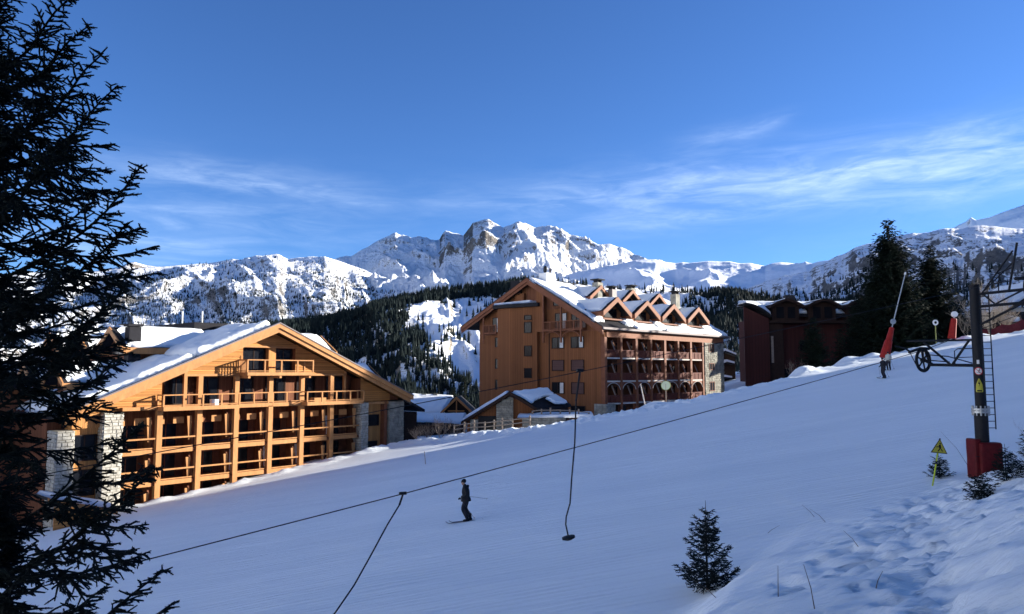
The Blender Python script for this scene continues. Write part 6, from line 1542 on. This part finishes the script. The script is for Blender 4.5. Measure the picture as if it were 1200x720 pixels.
# ------------------------------------------------------------------ split-rail fences and retaining wall by the lodge
def fence(label, P, h, rails, rail_r=.06):
    b0 = Vector(P[0]); o = thing('split_rail_fence', label, 'fence', P[0]); ZB[o.name] = 0
    for i, p in enumerate(P):
        v = Vector(p) - b0; MB().tube([v + Vector((0, 0, -.4)), v + Vector((.02, 0, h + .12 * ((i * 7) % 3 - 1)))], .10, 6).build('fence_post', GREYWOOD, o)
    for a, b_ in zip(P[:-1], P[1:]):
        a = Vector(a) - b0; b_ = Vector(b_) - b0
        for rz in rails: MB().tube([a + Vector((-.1, -.1, rz)), b_ + Vector((.1, -.1, rz + .03))], rail_r, 6).build('fence_rail', GREYWOOD, o)
def fp(px, pyb, y): v = at(px, pyb, y); return (v.x, y, v.z)
fence('long split-rail timber fence in front of the entrance lodge', [fp(px, pb, 83.5) for px, pb in ((532, 513), (544, 511), (555.5, 510), (568, 509.5), (579, 508.5), (588.5, 507.5), (600.5, 506), (621, 503.5))], 1.55, (.35, .85, 1.3))
fence('short split-rail timber fence above the stone retaining wall', [fp(px, pb, 86.5) for px, pb in ((624, 491), (634.5, 490), (645, 490), (656.5, 490), (667.5, 490.5), (678, 491.5), (690, 493))], 1.05, (.42, .88))
rw = thing('retaining_wall', 'low dark rubble retaining wall between the two timber fences', 'wall', at(612, 502, 85)); ZB[rw.name] = 0; bb = Vector(rw.location)
x0, x1 = 0, at(663, 500, 85).x - bb.x; za = at(620, 503, 85).z - bb.z; z_b = at(620, 489.5, 85).z - bb.z
MB().box(x0, x1, 0, .6, za - 1, z_b).build('wall_core', MORTAR, rw); rubble(rw, x0, x1, 0, za - 1, z_b, 'x', -1, .5, STONE_B, 77)
ter = snow_sheet('terrace_snow', (x0 - .5, -.05, z_b + .02), (x1 + 3.4, -.05, z_b + .02), (x1 + 3.4, 4.5, z_b + .25), (x0 - .5, 4.5, z_b + .15), .25, rw, seed=520, nu=60, nv=20, jitter=.2)
# flat ground fill under fences
# ------------------------------------------------------------------ small chalets in the gaps
sc_ = thing('small_snowy_chalet', 'small chalet with pale bargeboards and a snow covered roof between the two big buildings', 'building', (-12, 125, -14)); ZB[sc_.name] = -14
def rel(px, py, y): v = at(px, py, y); return (v.x + 12, y - 125, v.z)
ap = rel(535, 466, 120); le = rel(516, 484, 120); re = rel(553, 482.5, 120)
MB().extr([(le[0] + .6, -4, -14), (re[0] - .6, -4, -14), (re[0] - .6, -4, re[2] + .2), (ap[0], -4, ap[2] - .4), (le[0] + .6, -4, le[2] + .2)], (0, 10, 0)).build('gable_wall', DKWOOD, sc_)
rr_ = MB(); rr_.extr([(ap[0], -5, ap[2]), (le[0], -5, le[2]), (le[0], -5, le[2] - .25), (ap[0], -5, ap[2] - .3)], (0, 11, 0)); rr_.extr([(ap[0], -5, ap[2]), (re[0], -5, re[2]), (re[0], -5, re[2] - .25), (ap[0], -5, ap[2] - .3)], (0, 11, 0)); rr_ = rr_.build('roof', DKROOF, sc_)
for e_ in (le, re): MB().extr([(ap[0], -5.15, ap[2] + .15), (e_[0], -5.15, e_[2] + .1), (e_[0], -5.15, e_[2] - .3), (ap[0], -5.15, ap[2] - .35)], (0, .15, 0)).build('bargeboard', PINE, rr_)
MB().tube([(ap[0], -5.0, ap[2] - .5), (ap[0] , -5.0, ap[2] - 3)], .1, 6).build('king_post', PINE, rr_); MB().tube([(le[0] + 1.2, -5.0, le[2] + .3), (re[0] - 1.2, -5.0, le[2] + .3)], .1, 6).build('tie_beam', PINE, rr_)
a1, a2, a3, a4 = rel(470, 487, 121), rel(518, 484.5, 121), rel(532, 465, 129), rel(483, 463, 129)
MB().add([a1, a2, a3, a4] + [(p[0], p[1], p[2] - .4) for p in (a1, a2, a3, a4)], [(0, 1, 2, 3), (7, 6, 5, 4), (0, 4, 5, 1), (1, 5, 6, 2), (2, 6, 7, 3), (3, 7, 4, 0)]).build('main_roof', DKROOF, sc_)
snow_sheet('roof_snow', a1, a2, a3, a4, .45, sc_, seed=601, nu=50, nv=30, jitter=.3)
MB().box(a1[0] + .4, a2[0], -3.6, 4, -14, a1[2] - .3).build('wall', BROWNV, sc_)
for px in (498, 511): p = rel(px, 465, 130); MB().box(p[0] - .4, p[0] + .4, 3.2, 4.2, p[2] - 1, p[2] + .5).build('chimney', STONE_B, sc_)
low = thing('low_snowy_shed', 'low flat shed roof under snow in front of the small chalet', 'building', (-13, 108, -14)); ZB[low.name] = -14
def rel2(px, py, y): v = at(px, py, y); return (v.x + 13, y - 108, v.z)
a1, a2, a3, a4 = rel2(478, 494, 106), rel2(543, 497, 106), rel2(548, 486, 114), rel2(490, 487, 114)
MB().box(a1[0], a2[0], -1.5, 6, -14, min(a1[2], a2[2]) - .35).build('wall', DKWOOD, low)
MB().add([a1, a2, a3, a4] + [(p[0], p[1], p[2] - .35) for p in (a1, a2, a3, a4)], [(0, 1, 2, 3), (7, 6, 5, 4), (0, 4, 5, 1), (1, 5, 6, 2), (2, 6, 7, 3), (3, 7, 4, 0)]).build('roof', DKROOF, low)
snow_sheet('roof_snow', a1, a2, a3, a4, .4, low, seed=603, nu=50, nv=26, jitter=.3)
# stacked porches in the gap right of the chestnut building
gp = thing('dark_chalet', 'dark chalet with two snowy porch roofs in the gap beside the maroon building', 'building', (46, 150, -8)); ZB[gp.name] = -8
def rel3(px, py, y): v = at(px, py, y); return (v.x - 46, y - 150, v.z)
c0 = rel3(838, 455, 150); c1 = rel3(864, 405, 150)
MB().box(c0[0], rel3(862, 440, 150)[0], 0, 8, -8, rel3(850, 412, 150)[2]).build('wall', DKWOOD, gp)
for (pa, pb_, pc) in (((838, 417), (850, 411), (863, 416)), ((838, 430), (852, 424), (861, 426)), ((838, 443), (850, 442), (858, 443))):
    A_, B_, C_ = rel3(*pa, 148), rel3(*pb_, 148), rel3(*pc, 148)
    m = MB(); m.extr([A_, B_, (B_[0], B_[1], B_[2] - .3), (A_[0], A_[1], A_[2] - .3)], (0, 4, 0)); m.extr([B_, C_, (C_[0], C_[1], C_[2] - .3), (B_[0], B_[1], B_[2] - .3)], (0, 4, 0)); m.build('porch_roof', DKROOF, gp)
    m = MB(); m.extr([A_, B_, (B_[0], B_[1], B_[2] + .45), (A_[0], A_[1], A_[2] + .4)], (0, 4, 0)); m.extr([B_, C_, (C_[0], C_[1], C_[2] + .35), (B_[0], B_[1], B_[2] + .45)], (0, 4, 0)); m.build('roof_snow', SNOW_ROOF, gp)
# ------------------------------------------------------------------ skiers
BODYK = mat('black_ski_suit', (.016, .017, .022), .7, var=.3, vscale=9)
SKIN = mat('skin', (.42, .24, .17), .55); PALEJ = mat('pale_jacket', (.38, .40, .36), .7); DARKT = mat('dark_trousers', (.02, .02, .028), .7); SKI = mat('ski', (.06, .06, .07), .35); HELM = mat('helmet', (.012, .012, .015), .35)
def figure(o, joints, edges, mats, split=None, name='body'):
    me = bpy.data.meshes.new(name); me.from_pydata([j[0] for j in joints], edges, []); ob = bpy.data.objects.new(name, me); COL.objects.link(ob)
    bpy.context.view_layer.objects.active = ob
    sk = ob.modifiers.new('skin', 'SKIN'); sk.use_smooth_shade = True
    for i, j in enumerate(joints):
        d = me.skin_vertices[0].data[i]; d.radius = (j[1] * 1.22, (j[2] if len(j) > 2 else j[1]) * 1.22); d.use_root = (i == 0)
    sb = ob.modifiers.new('sub', 'SUBSURF'); sb.levels = 2; sb.render_levels = 2
    dg = bpy.context.evaluated_depsgraph_get(); m2 = bpy.data.meshes.new_from_object(ob.evaluated_get(dg)); ob.modifiers.clear(); ob.data = m2
    m2.materials.clear()
    for m in mats: m2.materials.append(m)
    if split:
        for p in m2.polygons: p.material_index = split(p.center)
    m2.polygons.foreach_set('use_smooth', [True] * len(m2.polygons)); ob.parent = o; return ob
def glove(o, c, d, up, s=1.0):
    """closed gloved hand: palm, four bent fingers of different lengths round the grip, thumb from the side"""
    c = Vector(c); d = Vector(d).normalized(); up = Vector(up).normalized(); sd = d.cross(up).normalized(); m = MB()
    m.tube([c - d * .03 * s, c + d * .0 * s, c + d * .055 * s], [.03 * s, .042 * s, .036 * s], 10)
    for k, (off, L) in enumerate(((-.03, .030), (-.011, .036), (.009, .033), (.027, .026))):
        b = c + d * .05 * s + up * off * s; k1 = b + d * L * s - sd * .012 * s; k2 = k1 - sd * L * .9 * s - d * .006 * s; k3 = k2 - d * L * .8 * s
        m.tube([b, k1, k2, k3], [.0115 * s, .011 * s, .010 * s, .008 * s], 8)
    b = c + up * .03 * s; m.tube([b, b + (d * .6 + up * .5) * .035 * s, b + (d * .9 - sd * .7) * .05 * s], [.014 * s, .012 * s, .009 * s], 8)
    return m.build('glove', HELM, o, smooth_=True)
def skis(o, feet, heading, L=1.7, bindz=.0):
    h = Vector(heading).normalized()
    for f in feet:
        f = Vector(f); m = MB(); side = Vector((-h.y, h.x, 0)).normalized() * .045; up = Vector((0, 0, 1)); P = []
        for t, z in ((-.45, .03), (-.42, .0), (.46, .0), (.52, .035), (.56, .10)): P.append(f + h * L * t + up * (z - .075))
        V = []
        for p in P: V += [p - side, p + side, p + side + up * .015, p - side + up * .015]
        m.add(V, [(0, 1, 2, 3), (16, 19, 18, 17)] + [(4 * i + a, 4 * i + (a + 1) % 4, 4 * i + 4 + (a + 1) % 4, 4 * i + 4 + a) for i in range(4) for a in range(4)])
        sk = m.build('ski', SKI, o)
        b = MB(); b.tube([f + h * -.12 + up * -.02, f + h * .0 + up * -.005, f + h * .15 + up * -.025], [.045, .055, .04], 8); b.tube([f + up * 0 - h * .04, f + up * .24 - h * .02], [.062, .068], 10); b.build('boot', HELM, o, smooth_=True)
def pole(o, a, b): 
    p = MB().tube([a, b], .008, 6).build('ski_pole', SKI, o); a, b = Vector(a), Vector(b); d = (b - a).normalized(); MB().disc(b - d * .06, d, .05, .01, 12).build('basket', SKI, p)
def head(o, c, face, s=1.0, helmet=True, skin_=None):
    """face direction f"""
    c = Vector(c); f = Vector(face).normalized(); sd = Vector((-f.y, f.x, 0)).normalized(); up = Vector((0, 0, 1))
    m = MB(); V = []; n = 12; rings = [(-.125, .035, .03), (-.10, .055, .015), (-.06, .068, .01), (0, .078, 0), (.05, .082, -.005), (.09, .068, -.01), (.12, .03, -.01)]
    for z, r, o2 in rings:
        for k in range(n): a = 2 * PI * k / n; V.append(c + (f * math.cos(a) * r * 1.12 + sd * math.sin(a) * r + up * z + f * o2) * s)
    Fc = [(i * n + k, i * n + (k + 1) % n, (i + 1) * n + (k + 1) % n, (i + 1) * n + k) for i in range(len(rings) - 1) for k in range(n)] + [tuple(range(n))[::-1], tuple(range((len(rings) - 1) * n, len(rings) * n))]
    m.add(V, Fc); hd = m.build('head', SKIN, o, smooth_=True)
    x = MB(); x.tube([c + (f * .085 + up * .015) * s, c + (f * .108 - up * .022) * s, c + (f * .086 - up * .032) * s], [.008 * s, .014 * s, .008 * s], 6); x.build('nose', SKIN, hd)
    x = MB(); x.tube([c + (f * .083 - sd * .022 - up * .062) * s, c + (f * .09 - up * .064) * s, c + (f * .083 + sd * .022 - up * .062) * s], .005 * s, 5); x.build('mouth', REDW, hd)
    g = MB(); g.tube([c + (f * .055 - sd * .066 + up * .02) * s, c + (f * .088 - sd * .035 + up * .02) * s, c + (f * .093 + up * .02) * s, c + (f * .088 + sd * .035 + up * .02) * s, c + (f * .055 + sd * .066 + up * .02) * s], .024 * s, 8); g.build('goggles', GLASS, hd)
    h = MB(); V = []; rings = [(-.03, .096), (.02, .102), (.07, .096), (.11, .075), (.135, .04)]
    for i, (z, r) in enumerate(rings):
        for k in range(n): a = 2 * PI * k / n; q_ = (1 if not (i == 0 and math.cos(a) > .3) else .98); zz = z + (.05 if math.cos(a) > .3 and i == 0 else 0); V.append(c + (f * math.cos(a) * r * 1.1 * q_ + sd * math.sin(a) * r + up * zz - f * .008) * s)
    h.add(V, [(i * n + k, i * n + (k + 1) % n, (i + 1) * n + (k + 1) % n, (i + 1) * n + k) for i in range(len(rings) - 1) for k in range(n)] + [tuple(range((len(rings) - 1) * n, len(rings) * n))]); h.build('helmet', HELM, o, smooth_=True)

# skier 1: in profile, heading left, knees a little bent, hands forward, one pole trailing back
y = 33.7; v = at(546, 609.5, y); gx_ = v.x; gz_ = gz(gx_, y); 
sk1 = thing('skier', 'skier in a black suit and helmet gliding left across the middle of the shaded piste', 'person', (gx_, y, gz_ + .06)); ZB[sk1.name] = 0
S = 1.72 / 1.80
hl, hr = Vector((-.02, -.09, .88)), Vector((-.02, .11, .88))
J = [((0, .0, .93), .16, .15), ((-.01, 0, 1.12), .16, .155), ((-.02, 0, 1.30), .175, .165), ((-.045, 0, 1.44), .14, .13), ((-.07, 0, 1.53), .06, .065), ((-.085, 0, 1.58), .055, .06),
     ((.0, -.10, .86), .105, .11), ((-.15, -.11, .50), .075, .08), ((.04, -.12, .14), .065, .07), ((.02, -.12, .07), .06, .06),
     ((.02, .12, .86), .105, .11), ((-.04, .13, .50), .078, .08), ((.17, .13, .14), .065, .07), ((.15, .13, .07), .06, .06),
     ((-.04, -.19, 1.42), .075, .075), ((.05, -.25, 1.17), .055, .058), ((-.17, -.22, 1.00), .042, .045), ((-.22, -.21, .98), .035, .035),
     ((-.04, .19, 1.42), .075, .075), ((.08, .25, 1.18), .055, .058), ((-.08, .27, 1.02), .042, .045), ((-.13, .27, 1.0), .035, .035)]
E_ = [(0, 1), (1, 2), (2, 3), (3, 4), (4, 5), (0, 6), (6, 7), (7, 8), (8, 9), (0, 10), (10, 11), (11, 12), (12, 13), (3, 14), (14, 15), (15, 16), (16, 17), (3, 18), (18, 19), (19, 20), (20, 21)]
figure(sk1, J, E_, [BODYK, DARKT], lambda c: 1 if c.z < .88 else 0)
# jacket hem, collar/hood
m = MB(); m.tube([(.0, 0, .83), (-.005, 0, .92), (-.01, 0, 1.0)], [.235, .22, .19], 14, cap=False); m.build('jacket_hem', BODYK, sk1, smooth_=True)
m = MB(); m.tube([(.06, -.09, 1.50), (.09, 0, 1.49), (.06, .09, 1.50)], [.04, .055, .04], 8); m.build('hood', BODYK, sk1, smooth_=True)
head(sk1, (-.115, 0, 1.665), (-1, -.15, -.15))
skis(sk1, [(.03, -.12, .03), (.15, .13, .03)], (-1, -.10, -.10), 1.65)
glove(sk1, (-.25, -.21, .97), (-1, 0, -.2), (0, 0, 1)); glove(sk1, (-.16, .27, .99), (-1, 0, -.2), (0, 0, 1))
pole(sk1, (-.29, -.24, 1.02), (.42, -.40, .12)); pole(sk1, (-.2, .30, 1.03), (.98, .34, .86))
# skier 2 and 3: far up the slope beside the lance
def small_skier(px, py, y, label, jm, tm, face, sc=1.0):
    d = ray(px, py); x = d.x * y / d.y; o = thing('skier', label, 'person', (x, y, gz(x, y) + .06)); ZB[o.name] = 0
    J2 = [(tuple(Vector(j[0]) * sc), j[1] * sc, j[2] * sc) for j in J]
    o.rotation_euler = (0, 0, face)
    figure(o, J2, E_, [jm, tm], lambda c: 1 if c.z < .88 * sc else 0)
    head(o, Vector((-.115, 0, 1.665)) * sc, (-1, 0, -.1), sc)
    skis(o, [Vector((.03, -.12, .03)) * sc, Vector((.15, .13, .03)) * sc], (-1, 0, 0), 1.6)
    glove(o, Vector((-.25, -.21, .97)) * sc, (-1, 0, -.2), (0, 0, 1)); glove(o, Vector((-.16, .27, .99)) * sc, (-1, 0, -.2), (0, 0, 1))
    pole(o, (-.29, -.24, 1.02), (.1, -.45, .05)); pole(o, (-.2, .30, 1.03), (.25, .5, .05))
    return o
small_skier(1035.5, 439, 66, 'skier dressed in dark clothes standing below the red padded snow lance', BODYK, DARKT, .5, 1.0)
small_skier(1041.5, 431, 72, 'skier in pale jacket and dark trousers, just uphill of the dark-clad skier', PALEJ, DARKT, .9, .98)
# ------------------------------------------------------------------ chairs seen on the lower balconies are left to the curtains and doors
# ------------------------------------------------------------------ groups of repeats
GROUPS = {'young_spruce': 'young spruces on the snowbank', 'bare_tree': 'bare trees behind the lift mast', 'bare_bush': 'leafless bushes along the piste edge', 'dry_stalk': 'dry stalks poking out of the snow',
          'snow_lance': 'red padded snow lances', 'tow_cable': 'tow lift cables', 'tow_hanger': 'tow hangers on the cables', 'skier': 'skiers on the piste', 'piste_pole': 'thin poles along the piste', 'split_rail_fence': 'split-rail fences by the lodge'}
for o in SC.objects:
    if o.parent is None and 'label' in o and 'group' not in o:
        k = o.name.split('.')[0]
        if k in GROUPS: o['group'] = GROUPS[k]
        elif k == 'fir_tree': o['group'] = 'shade conifers added around the viewer' if 'viewer' in o['label'] and o.location.y < 15 else 'dark conifers beyond the piste edge'
